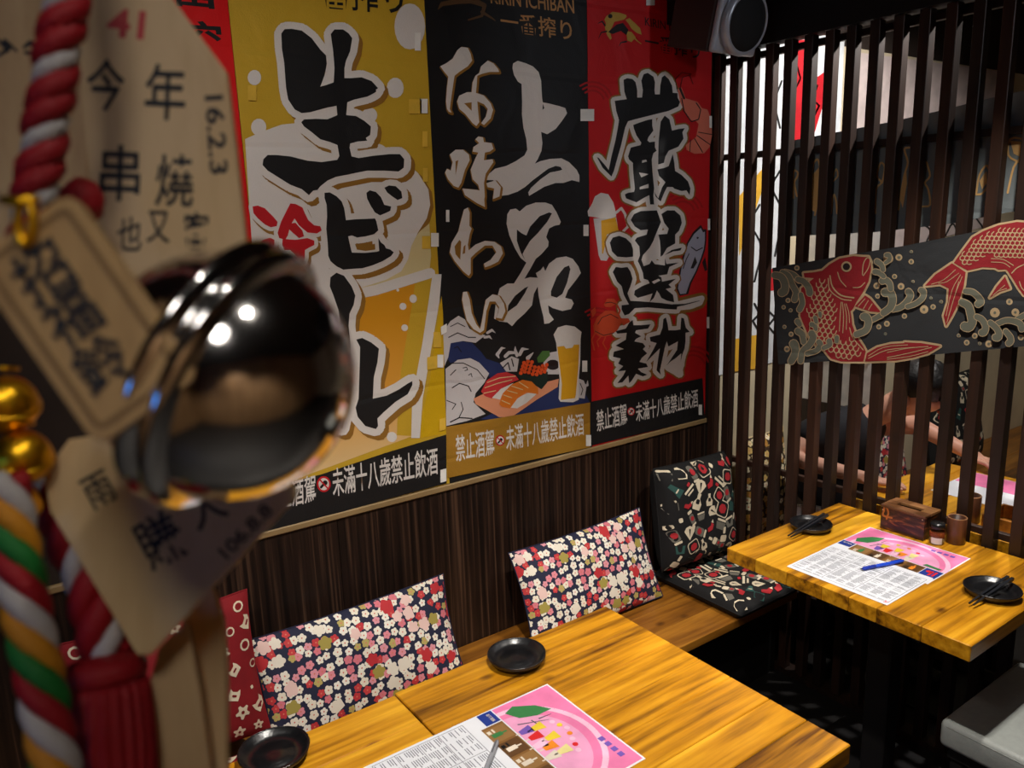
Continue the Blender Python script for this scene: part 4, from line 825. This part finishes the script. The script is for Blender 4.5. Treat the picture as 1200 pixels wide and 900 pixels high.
lathe('lid', [(.0195, .0482), (.0205, .050), (.0205, .060), (.018, .0635), (.004, .064)], (jx, jy, TZ), mat('black_plastic', (24, 24, 25), .25), jar, 28)
vs_ = []; fs = []; a0 = math.atan2(-jy, -jx)
for i in range(13):
    a = a0-.75+i*.125
    for z in (.003, .0225): vs_.append((jx+.0209*math.cos(a), jy+.0209*math.sin(a), TZ+z))
fs = [(2*i, 2*i+2, 2*i+3, 2*i+1) for i in range(12)]
mesh_obj('label', vs_, fs, mat('white_label', (222, 214, 204), .5), jar)
M_cup = wood('dark_bamboo', (112, 68, 42), (82, 48, 30), (52, 30, 20), 'Z', 14., .4, .05)
def cup(x, y, label, r=.0265, h=.078, z=TZ):
    c_ = thing('chopstick_cup', label, 'cup', (x, y, z), 'dark wooden cups')
    lathe('wall', [(r*.95, 0), (r, .002), (r, h), (r*.97, h+.001), (r*.86, h), (r*.86, .006)], (x, y, z), M_cup, c_, 32); tube('rim', [(x+r*.93*math.cos(a*.2094), y+r*.93*math.sin(a*.2094), z+h+.0008) for a in range(30)], .0019, mat('worn_rim_wood', (150, 106, 70), .5), c_, 6, True)
cup(2.308, 1.036, 'dark wooden cup beside the spice jar on the far table')

# ------------------------------------------------------------------ grey stool at the lower right
st = thing('upholstered_stool', 'grey vinyl upholstered stool tucked under the far table', 'stool', (2.1, .62, 0))
M_vin = mat('grey_vinyl', (150, 154, 150), .38, var=.06, scale=60, bump=.25, bscale=220)
box('seat', (1.872, 2.31), (.40, .838), (.375, .45), M_vin, st, .016, 4, smooth=True)
tube('seam', [(1.874, .42, .437), (1.874, .82, .437)], .0022, M_vin, st, 6); tube('seam', [(1.89, .8365, .437), (2.29, .8365, .437)], .0022, M_vin, st, 6)
box('frame', (1.89, 2.292), (.418, .82), (.345, .3745), M_black, st)
for x in (1.895, 2.255):
    for y in (.423, .783): box('leg', (x, x+.032), (y, y+.032), (0, .3445), M_black, st, .003)

# ------------------------------------------------------------------ beyond the screen
NP = Plane((SX+.0545, 0, 0), (-1, 0, 0))
M_nor = cloth('dark_grey_curtain', (120, 128, 130), .85, 400); C_och = cloth('ochre_print', (228, 182, 116), .8)
nr = thing('short_curtain', 'dark grey short curtain with ochre drawings behind the slatted screen', 'curtain', NP.at(1060, 270))
slab('cloth', [(921, 166), (980, 155), (1043, 143), (1100, 130), (1160, 115), (1290, 86), (1290, 234), (1180, 249), (1115, 262), (1026, 272), (924, 277)], NP, .004, M_nor, nr)
ochre = [('930,232 930,202 935,202 934,208 931,214 934,230', 2.), ('948,252 952,200 956,188 960,190 962,215 955,252', 2.2), ('974,250 977,228 980,236 981,250', 2.), ('976,208 980,198 982,206 977,212', 1.6), ('1026,250 1027,222 1034,213 1037,196 1032,191 1028,206 1034,214', 2.2), ('1053,246 1056,226 1060,205 1064,190 1060,175 1066,173', 2.2), ('1081,242 1090,240 1088,222 1084,214 1090,206 1086,190', 2.2), ('1144,228 1148,205 1157,194 1160,212 1152,226 1144,228', 2.2), ('1181,226 1188,196 1196,185 1200,165 1184,163 1182,182 1194,190', 2.4)]
prt('ochre_drawing', sum([strk(curve2(Z(s), 3), w_, 6) for s, w_ in ochre], [])+[Z('952,205 960,196 961,225 955,248 951,246'), Z('1055,232 1062,196 1063,215 1058,244'), Z('1148,212 1156,200 1157,214 1151,222'), Z('1184,165 1198,166 1196,184 1188,180')], NP, .0008, C_och, nr)
# posters on the plaster wall of the next booth
PP = Plane((0, D-.012, 0), (0, -1, 0))
def paper(label, quad, m, prints):
    p = thing('paper_poster', label, 'poster', PP.at(*quad[3]), 'paper posters in the next booth'); slab('sheet', quad, PP, .002, m, p)
    for n_, polys, mm in prints: prt(n_, polys, PP, .0006, mm, p)
M_pp = mat('poster_white', (214, 218, 222), .6); M_pr = mat('poster_red', (190, 24, 36), .6); M_pb = mat('poster_black', (24, 24, 26), .6); M_py = mat('poster_yellow', (222, 170, 50), .6)
paper('white poster with black figures seen through the leftmost slits', [(850, 58), (922, 46), (913, 423), (842, 440)], M_pp, [('figure', strk(curve2(Z('908,300 916,250 905,220 914,200'), 4), 2.4)+strk(curve2(Z('884,330 892,290 880,262 890,240'), 4), 2.4), M_pb), ('figure', strk(curve2(Z('914,150 908,120 916,95'), 4), 2.4), M_pb), ('yellow_patch', [Z('858,398 888,392 886,432 856,436')], M_py), ('red_patch', [Z('897,318 912,312 908,340 896,342')], M_pr), ('tan_patch', [Z('866,230 900,190 896,215 866,300')], M_py), ('black_lettering', strk(Z('884,356 890,368 882,376 890,390'), 2.6)+strk(Z('900,364 908,372 900,382 908,392'), 2.6), M_pb)])
paper('white poster with a red sash high in the next booth', [(926, 44), (990, 40), (984, 166), (918, 170)], M_pp, [('red_sash', [Z('930,48 948,46 958,90 972,80 966,118 950,170 922,168')], M_pr), ('white_lettering', strk(Z('934,78 938,92 932,104'), 2)+strk(Z('958,100 952,116 960,124 952,140'), 2), M_pp)])
paper('cream paper poster with red corner mark beyond the screen', [(996, 60), (1176, 84), (1170, 262), (990, 306)], mat('poster_blush', (206, 190, 186), .6), [('red_mark', [Z('1020,268 1034,266 1034,278 1020,280')], M_pr), ('drawing', strk(curve2(Z('1080,262 1090,270 1085,285'), 3), 2)+strk(curve2(Z('1108,276 1116,262 1122,272'), 3), 2)+strk(curve2(Z('1144,256 1152,268 1146,274'), 3), 2), M_pb)])
# white panel with dark dado closing the next booth
wp = struct(box('wall_partition', (2.965, 3.005), (1.70, D-.0085), (.90, 1.64), mat('white_panel', (222, 220, 216), .7)))
box('dado', (2.964, 3.006), (1.699, D-.0085), (0, .899), M_darkwood, wp)
box('grey_rail', (2.956, 2.9645), (1.70, D-.009), (1.145, 1.26), mat('grey_band', (120, 112, 106), .7), wp)
# bench, table and things of the next booth
b4 = thing('wall_bench', 'plank bench of the next booth behind the slatted screen', 'bench', (3.6, 1.8, 0))
for y0, y1 in zip(ys, ys[1:]): box('plank', (3.008, 5.2), (y0+.0007, y1-.0007), (BZ-.03, BZ), M_bench, b4, .0015); box('plank', (2.42, 2.962), (y0+.0007, y1-.0007), (BZ-.03, BZ), M_bench, b4, .0015)
for x in (2.45, 2.90, 3.02, 4.0, 5.1): box('support', (x, x+.03), (1.6755, 2.018), (0, BZ-.0305), M_black, b4)
T4 = table('wooden table of the next booth behind the slatted screen', 2.42, 3.02, .74, 1.44, 6)
cup(2.50, 1.09, 'dark wooden cup behind the screen on the next booth table', .032, .085)
tr = thing('cutlery_tray', 'brown wooden tray behind the screen slats', 'tray', (2.52, .98, TZ))
for nm, x, y, z in (('bottom', (2.46, 2.60), (.915, 1.035), (TZ, TZ+.006)), ('side', (2.46, 2.467), (.915, 1.035), (TZ+.0062, TZ+.05)), ('side', (2.593, 2.60), (.915, 1.035), (TZ+.0062, TZ+.05)), ('side', (2.4672, 2.5928), (.915, .922), (TZ+.0062, TZ+.05)), ('side', (2.4672, 2.5928), (1.028, 1.035), (TZ+.0062, TZ+.05))): box(nm, x, y, z, M_tside, tr, .001)
sheet = thing('order_sheet', 'white and pink paper under the hand beyond the screen', 'order sheet', (2.88, 1.1, TZ))
box('sheet', (2.68, 2.98), (1.0, 1.30), (TZ, TZ+.0015), M_paper, sheet); box('pink_panel', (2.84, 2.975), (1.005, 1.295), (TZ+.0016, TZ+.0022), M_pink, sheet)
c4 = Cushion('back_cushion', 'black printed cushion leaning on the plaster wall beyond the screen', (4.10, 1.915, .615), (1, 0, 0), (0, .08, .40), .50, .46, .13, M_sushi, 'black printed cushions', 5, .5, .02); c4.motifs(SUSHI, .07, 21, KK, .06)
Cushion('back_cushion', 'floral cushion beyond the screen behind the seated person', (3.36, 1.90, .59), (1, 0, 0), (0, .09, .40), .5, .42, .09, M_flor, 'plum blossom cushions', pm=M_nvy)
Cushion('back_cushion', 'gold and white patterned cushion beyond the leftmost slats', (2.60, 1.93, .60), (1, 0, 0), (0, .04, .40), .28, .46, .09, M_gold, 'patterned cushions beyond the screen')

# ------------------------------------------------------------------ the person beyond the screen
M_skin = mat('skin', (214, 160, 136), .5, var=.06); M_tee = mat('black_tshirt', (22, 22, 28), .85, bump=.4, bscale=25); M_tr = mat('light_trousers', (196, 188, 186), .85); M_hair = mat('black_hair', (20, 18, 18), .5, bump=.9, bscale=120)
def skin(name, nodes, edges, m, parent, root=0, lv=2):
    me = bpy.data.meshes.new(name); me.from_pydata([n_[0] for n_ in nodes], edges, []); o = link(name, me, m, parent)
    o.modifiers.new('skin', 'SKIN').use_smooth_shade = True
    for i, n_ in enumerate(nodes): me.skin_vertices[0].data[i].radius = n_[1] if isinstance(n_[1], tuple) else (n_[1], n_[1]); me.skin_vertices[0].data[i].use_root = i == root
    s_ = o.modifiers.new('sub', 'SUBSURF'); s_.levels = lv; s_.render_levels = lv; return o
pr = thing('person', 'person in black t-shirt and light trousers leaning over the table beyond the screen', 'person', (2.76, 1.74, BZ))
N, E_ = [], []
def nd(p, r, par=None):
    N.append((p, r)); i = len(N)-1
    if par is not None: E_.append((par, i))
    return i
pel = nd((2.77, 1.76, .48), .105); wa = nd((2.77, 1.75, .64), .105, pel); ch = nd((2.76, 1.71, .80), .115, wa); nb = nd((2.79, 1.62, .915), .055, ch); hd = nd((2.83, 1.525, .985), .052, nb)
skl = nd((2.855, 1.445, 1.03), .082, hd); crn = nd((2.86, 1.39, 1.065), .080, skl)
def hand(w_i, base, d, up, s=1.):
    d = V(d).normalized(); up = V(up).normalized(); sd = d.cross(up).normalized()
    palm = nd(tuple(V(base)+d*.045), (.034*s, .016*s), w_i)
    for k_, L_ in ((-1.5, .062), (-.5, .074), (.5, .078), (1.5, .07)):
        a = V(base)+d*.07+sd*(k_*.016); i1 = nd(tuple(a), .009, palm); i2 = nd(tuple(a+d*L_*.55+up*.006), .0085, i1); nd(tuple(a+d*L_-up*.01), .007, i2)
    th = nd(tuple(V(base)+d*.03+sd*.034), .0105, palm); nd(tuple(V(base)+d*.062+sd*.052-up*.004), .0085, th)
s1 = nd((2.58, 1.70, .875), .062, ch); e1 = nd((2.475, 1.72, .800), .040, s1); w1 = nd((2.545, 1.475, .772), .025, e1); hand(w1, (2.545, 1.475, .770), (.25, -.95, -.02), (0, 0, 1))
s2 = nd((2.86, 1.66, .875), .058, ch); e2 = nd((3.03, 1.55, .865), .042, s2); w2 = nd((3.05, 1.36, .790), .027, e2); hand(w2, (3.05, 1.36, .788), (-.25, -.9, -.15), (0, 0, 1))
skin('body', N, E_, M_skin, pr, 0, 2)
skin('t_shirt', [((2.77, 1.765, .515), .135), ((2.77, 1.755, .64), .135), ((2.76, 1.715, .80), .145), ((2.80, 1.60, .935), .082), ((2.575, 1.705, .875), .085), ((2.515, 1.712, .835), .068), ((2.86, 1.66, .875), .080), ((2.91, 1.61, .868), .064)], [(0, 1), (1, 2), (2, 3), (2, 4), (4, 5), (2, 6), (6, 7)], M_tee, pr)
skin('trousers', [((2.77, 1.76, .49), .12), ((2.69, 1.72, .46), .085), ((2.66, 1.40, .47), .065), ((2.66, 1.36, .12), .05), ((2.86, 1.72, .46), .085), ((2.88, 1.40, .47), .065), ((2.88, 1.36, .12), .05)], [(0, 1), (1, 2), (2, 3), (0, 4), (4, 5), (5, 6)], M_tr, pr)
for x in (2.66, 2.88): box('shoe', (x-.045, x+.045), (1.20, 1.42), (0, .075), M_black, pr, .025, 3)
def blob(name, c, r, m, parent, axis, n=24, bumpy=0.):
    u, v, a = basis(axis); vs_, fs = [], []; K = 14; rnd = random.Random(5)
    for j in range(K+1):
        ph = math.pi*j/K
        for i in range(n):
            t_ = 2*math.pi*i/n; w_ = 1+bumpy*math.sin(5*t_+3*ph)*math.sin(4*ph+t_)
            vs_.append(V(c)+u*(r[0]*w_*math.sin(ph)*math.cos(t_))+v*(r[1]*w_*math.sin(ph)*math.sin(t_))+a*(r[2]*w_*math.cos(ph)))
    for j in range(K):
        for i in range(n): fs.append((j*n+i, j*n+(i+1) % n, (j+1)*n+(i+1) % n, (j+1)*n+i))
    return mesh_obj(name, vs_, fs, m, parent, True)
blob('hair', (2.855, 1.445, 1.085), (.098, .095, .085), M_hair, pr, (0, -.35, 1), 28, .07)
for dx in (-.088, .088): blob('ear', (2.855+dx, 1.465, 1.02), (.012, .022, .03), M_skin, pr, (0, .3, 1), 12)
blob('nose', (2.86, 1.355, 1.005), (.013, .014, .024), M_skin, pr, (0, -.6, 1), 12)
for dx in (-.032, .032): blob('eye', (2.86+dx, 1.362, 1.03), (.013, .008, .007), M_hair, pr, (0, 0, 1), 12)
blob('mouth', (2.855, 1.375, .975), (.024, .008, .006), mat('lips', (170, 96, 92), .5), pr, (0, 0, 1), 12)

# ------------------------------------------------------------------ hanging charms close to the eye
def rope(name, label, pts, R, cols, pitch, group=None, hand_=1, straight=False):
    path = [V(p) for p in pts] if straight else smooth_path(pts, 40); t_ = thing(name, label, 'rope', path[-1], group); n = len(cols)
    L_ = [0]
    for a, b in zip(path, path[1:]): L_.append(L_[-1]+(b-a).length)
    st_ = .003; M_ = int(L_[-1]/st_); res = []; j = 0
    for i in range(M_+1):
        s_ = i*st_
        while j < len(L_)-2 and L_[j+1] < s_: j += 1
        f = (s_-L_[j])/max(1e-9, L_[j+1]-L_[j]); res.append((path[j].lerp(path[j+1], f), (path[j+1]-path[j]).normalized(), s_))
    for k_, m in enumerate(cols):
        p_ = []
        for c, d, s_ in res:
            u = d.cross(FWD).normalized(); v = d.cross(u); a = hand_*2*math.pi*s_/pitch+2*math.pi*k_/n
            p_.append(c+(u*math.cos(a)+v*math.sin(a))*R*.52)
        tube('strand', p_, R*((.46 if m is Y_wht else .62) if n <= 3 else .46), m, t_, 8)
    return t_
Y_red = mat('red_cord', (150, 10, 22), .6, bump=.6, bscale=500); Y_wht = mat('white_cord', (186, 180, 176), .6, bump=.6, bscale=500); Y_grn = mat('green_cord', (22, 110, 40), .6, bump=.6, bscale=500); Y_yel = mat('yellow_cord', (200, 132, 24), .6, bump=.6, bscale=500)
P_wood = wood('pale_plaque_wood', (208, 178, 134), (192, 160, 116), (168, 134, 92), 'Z', 12., .6, .06, 0.); P_lt = wood('light_plaque_wood', (214, 186, 140), (200, 168, 124), (180, 148, 106), 'Z', 12., .6, .06, 0.)
P_tag = wood('tag_wood', (196, 160, 106), (176, 140, 90), (150, 116, 72), 'Z', 14., .5, .06, .1); P_ink = mat('brush_ink', (34, 36, 40), .6); P_sink = mat('red_stamp_ink', (190, 70, 70), .6); P_groove = mat('tag_groove', (128, 98, 60), .6)
M_string = mat('hemp_string', (190, 150, 90), .7); G_gold = mat('brass', (240, 180, 36), .34, 1., var=.05); G_chr = mat('chrome', (230, 226, 222), .11, 1., var=.02, bump=.05, bscale=40)
top = atd(80, -14, .30); top_c = V((top.x+.004, top.y+.003, 2.749))
rope('twisted_rope', 'thick red and white twisted rope hanging at the upper left', [top_c, atd(80, -14, .30), atd(40, 240, .305), atd(30, 330, .31)], .0080, [Y_red, Y_wht, Y_red], .0265, hand_=1, straight=True)
def tilted(px, py, d, rx, ry): return Plane(atd(px, py, d), -FWD+RGT*rx+UPV*ry)
def glyph(body, cx, cy, h, a, plane, m, parent, bold=.03, wf=1., off=.0003):
    r = (math.cos(a), math.sin(a)); dn = (-math.sin(a), math.cos(a))
    P_ = lambda i, j: (cx+r[0]*i*h*wf/2+dn[0]*j*h/2, cy+r[1]*i*h*wf/2+dn[1]*j*h/2)
    lettering('brush_writing', body, (P_(-1, -1), P_(1, -1), P_(1, 1), P_(-1, 1)), plane, off, m, parent, bold)
# upper plaque
pl = tilted(200, 150, .365, .06, .02); e = thing('wooden_plaque', 'large wooden wish plaque with ink writing at the top beside the red rope', 'plaque', pl.at(200, 330), 'wooden wish plaques')
slab('board', [(88, -60), (150, -75), (196, -10), (264, 82), (276, 180), (292, 330), (240, 420), (128, 420), (112, 280), (96, 120)], pl, .006, P_wood, e, bev=.0008)
for b_, x, y, h in (('今', 124, 100, 62), ('年', 194, 108, 66), ('串', 141, 203, 66), ('燒', 205, 212, 62), ('也', 152, 274, 40), ('又', 186, 266, 38), ('客', 230, 270, 44)): glyph(b_, x, y, h, .04, pl, P_ink, e, .012, .72)
glyph('16.2.3', 254, 158, 22, 1.5, pl, P_ink, e, .02, 4.2); glyph('41', 148, 28, 34, .1, pl, P_sink, e, .03, 1.3)
tube('string', [pl.at(150, -60), V((*pl.at(150, -60).xy, 2.749))], .0012, M_string, e, 6)
# plaque at the very edge
pl2 = tilted(20, 60, .395, .05, 0); e = thing('wooden_plaque', 'dim wooden plaque cut by the left edge behind the red rope', 'plaque', pl2.at(20, 200), 'wooden wish plaques')
slab('board', [(-90, -60), (60, -60), (100, 60), (106, 330), (-80, 330)], pl2, .006, P_wood, e, bev=.0008)
prt('brush_writing', strk(Z('-6,44 10,58 -2,66'), [3, 6, 3])+strk(Z('6,48 20,60'), [5, 3])+strk(Z('28,56 36,50 44,58'), [3, 6, 3])+strk(Z('30,62 44,62'), 4), pl2, .0003, P_ink, e)
tube('string', [pl2.at(10, -55), V((*pl2.at(10, -55).xy, 2.749))], .0012, M_string, e, 6)
# lower plaque
pl3 = tilted(190, 640, .345, .05, .05); e = thing('wooden_plaque', 'wooden plaque hanging corner down below the silver bell', 'plaque', pl3.at(165, 765), 'wooden wish plaques')
slab('board', [(50, 556), (80, 515), (180, 500), (345, 572), (346, 584), (176, 768), (160, 768), (58, 600)], pl3, .005, P_lt, e, bev=.0008)
for b_, x, y, h in (('雨', 116, 574, 40), ('賺', 188, 632, 62), ('大', 240, 592, 50)): glyph(b_, x, y, h, -.5, pl3, P_ink, e, .012, .85)
glyph('106.8.8', 288, 622, 17, -.80, pl3, P_ink, e, .02, 4.6)
tube('string', [pl3.at(110, 520, -.003), atd(60, 330, .335), atd(36, 262, .315)], .0009, M_string, e, 6)
# the strips beneath
pl4 = tilted(200, 820, .365, .10, .0); e = thing('wooden_plaque', 'narrow plain wooden plaque hanging below the corner-down plaque at the left', 'plaque', pl4.at(190, 940), 'wooden wish plaques')
slab('board', [(186, 760), (208, 738), (219, 730), (232, 800), (246, 900), (250, 960), (140, 960), (150, 890)], pl4, .005, P_lt, e, bev=.0006)
pl5 = tilted(240, 800, .385, -.06, 0); e = thing('wooden_plaque', 'narrow plain wooden plaque hanging to the left of the red cushion', 'plaque', pl5.at(250, 940), 'wooden wish plaques')
slab('board', [(212, 720), (238, 690), (250, 694), (260, 730), (264, 780), (265, 960), (236, 960), (224, 800)], pl5, .005, P_lt, e, bev=.0006)
# silver bell
bc = atd(268, 441, .285); R = .0452; bax = (RGT*.90 - UPV*.42 - FWD*.10).normalized()
bl = thing('round_bell', 'large shiny silver round bell hanging among the wooden plaques', 'bell', bc-V((0, 0, R)))
def hemi(s0, s1, n, rr=R): return [(rr*math.cos(a), rr*math.sin(a)) for a in [s0+(s1-s0)*i/n for i in range(n+1)]]
lathe('lower_shell', [(R*.97, .0028)]+hemi(.085, math.pi/2-.02, 18), bc, G_chr, bl, 56, bax)
lathe('upper_shell', [(R*.97, .0028)]+hemi(.085, math.pi/2-.02, 18), bc, G_chr, bl, 56, -bax)
lathe('rim_band', [(R*.97, -.0085), (R*1.05, -.0082), (R*1.12, -.0060), (R*1.12, -.0035), (R*1.05, -.0012), (R*1.03, 0), (R*1.05, .0012), (R*1.12, .0035), (R*1.12, .0060), (R*1.05, .0082), (R*.97, .0085)], bc, G_chr, bl, 56, bax)
tube('hanging_loop', [bc-bax*(R+.004)+(RGT*math.cos(a*.4)+UPV*math.sin(a*.4))*.007 for a in range(16)], .0014, G_chr, bl, 8, True)
tube('string', [bc-bax*(R+.004), atd(110, 330, .31), atd(36, 262, .313)], .001, M_string, bl, 6)
# small wooden tag with three characters
tp = tilted(95, 370, .236, .08, .02); tg_ = thing('wooden_tag', 'small rounded wooden tag with three dark characters in front of the silver bell', 'tag', tp.at(115, 520))
ax_, bx_ = (.571, .822), (.822, -.571)
def st(s, t_): return (s*ax_[0]+t_*bx_[0], s*ax_[1]+t_*bx_[1])
def rrect(cs, ct, hs, ht, r, n=5):
    out = []
    for sx, sy, a0 in ((1, 1, 0), (-1, 1, 90), (-1, -1, 180), (1, -1, 270)):
        for k_ in range(n+1):
            a = math.radians(a0+90*k_/n); out.append(st(cs+sx*(hs-r)+r*math.cos(a), ct+sy*(ht-r)+r*math.sin(a)))
    return out
slab('board', rrect(362, -133, 132, 72, 16), tp, .006, P_tag, tg_, bev=.0008)
prt('groove', strk(rrect(362, -133, 117, 57, 9), 7, 8, True), tp, .0003, P_groove, tg_)
for b_, x, y in (('招', 50, 319), ('福', 84, 370), ('鈴', 119, 424)): glyph(b_, x, y, 64, math.atan2(-.571, .822), tp, P_ink, tg_, .016, 1., .0006)
ring = [tp.at(34+9*math.cos(a*.35), 262+26*math.sin(a*.35), .002) for a in range(18)]
tube('gold_loop', ring, .0014, G_gold, tg_, 8, True); tube('gold_loop', [tp.at(8, 236, .002), tp.at(26, 240, .003), tp.at(50, 236, .002)], .0016, G_gold, tg_, 8)
# brass bells
for x, y, r, lb in ((8, 474, 34, 'highest of the three brass bells at the left edge'), (26, 536, 32, 'middle one of the three brass bells at the left edge'), (14, 592, 30, 'lowest of the three brass bells at the left edge')):
    c = atd(x, y, .335); r_ = r*.335/FPX; b_ = thing('brass_bell', lb, 'bell', c-V((0, 0, r_)), 'brass bells'); a_ = (UPV*.8-FWD*.4+RGT*.3).normalized()
    lathe('shell', [(r_*max(.03, math.cos(p_)), r_*math.sin(p_)) for p_ in [-1.55+i*.1 for i in range(32)]], c, G_gold, b_, 32, a_); lathe('seam_ridge', [(r_*.98, -.0016), (r_*1.06, -.001), (r_*1.06, .001), (r_*.98, .0016)], c, G_gold, b_, 32, a_)
    tube('loop', [c+UPV*(r_+.003)+(RGT*math.cos(k_*.5)+FWD*math.sin(k_*.5))*.004 for k_ in range(12)], .001, G_gold, b_, 6, True)
# ropes and tassel below
rope('braided_cord', 'braided red white green and yellow cord at the lower left', [atd(4, 560, .32), atd(18, 640, .318), atd(36, 740, .315), atd(56, 840, .312), atd(76, 960, .31)], .0098, [Y_red, Y_wht, Y_yel, Y_grn], .050, hand_=-1)
rope('twisted_rope', 'red and white twisted cord running down to the red tassel', [atd(60, 560, .365), atd(86, 630, .362), atd(112, 710, .36), atd(126, 772, .358)], .0105, [Y_red, Y_wht, Y_red], .045, hand_=1)
tc_ = atd(124, 772, .352); dn = (atd(132, 960, .345)-tc_).normalized(); ts = thing('red_tassel', 'thick red tassel hanging at the bottom left', 'tassel', tc_+dn*.07)
rg = lambda t, k_: 1+.05*math.cos(22*t)
lathe('binding', [(.004, -.002), (.0145, 0), (.0168, .003), (.0168, .008), (.0155, .0095)], tc_, Y_red, ts, 44, dn)
lathe('skirt', [(.0155, .0098), (.0172, .016), (.0182, .03), (.0186, .05), (.0188, .072), (.012, .073)], tc_, Y_red, ts, 132, dn, mod=rg)
rk = thing('cord_knot', 'red cord knot behind the wooden tag', 'knot', atd(96, 240, .335)); blob('knot', atd(96, 236, .335), (.0085, .0085, .0095), Y_red, rk, UPV, 20, .1); tube('tail', [atd(96, 250, .336), atd(112, 300, .34)], .0035, Y_red, rk)

# ------------------------------------------------------------------ ceiling lamps of the room, and the added fill lamp
LENS = emit('lamp_lens', (255, 244, 226), 60.)
for i, (a, b, *_r) in enumerate(SPOTS):
    names = ['above the front table', 'above the far table', 'left of the front table', 'over the next booth', 'over the posters of the next booth', 'behind the viewer on the left', 'behind the viewer on the right', 'added behind the viewer as fill for the hanging plaques', 'left behind the viewer', 'right behind the viewer', 'at the right of the room', 'at the rear of the room', 'cool one facing the loudspeaker']
    t_ = thing('ceiling_spotlight', 'small black ceiling spotlight '+names[i], 'lamp', (a[0], a[1], 2.75), 'ceiling spotlights'); d = (V(b)-V(a)).normalized(); c = V(a)-d*.006
    lathe('housing', [(.024, -.05), (.036, -.045), (.038, .004), (.033, .004), (.033, -.004)], c, M_black, t_, 24, d)
    lathe('lens', [(.032, -.0065), (.03, -.0045), (.002, -.0045)], c, LENS, t_, 24, d); tube('stem', [c-d*.045, V((a[0], a[1], 2.7495))], .008, M_black, t_, 8)
ns = thing('menu_screen', 'lit blue screen on the wall behind the viewer', 'screen', (-2.29, -.3, 1.5)); box('case', (-2.2985, -2.27), (-.55, .0), (1.42, 1.80), M_black, ns); box('display', (-2.2695, -2.266), (-.54, -.01), (1.43, 1.79), emit('blue_display', (60, 150, 255), 5.), ns)
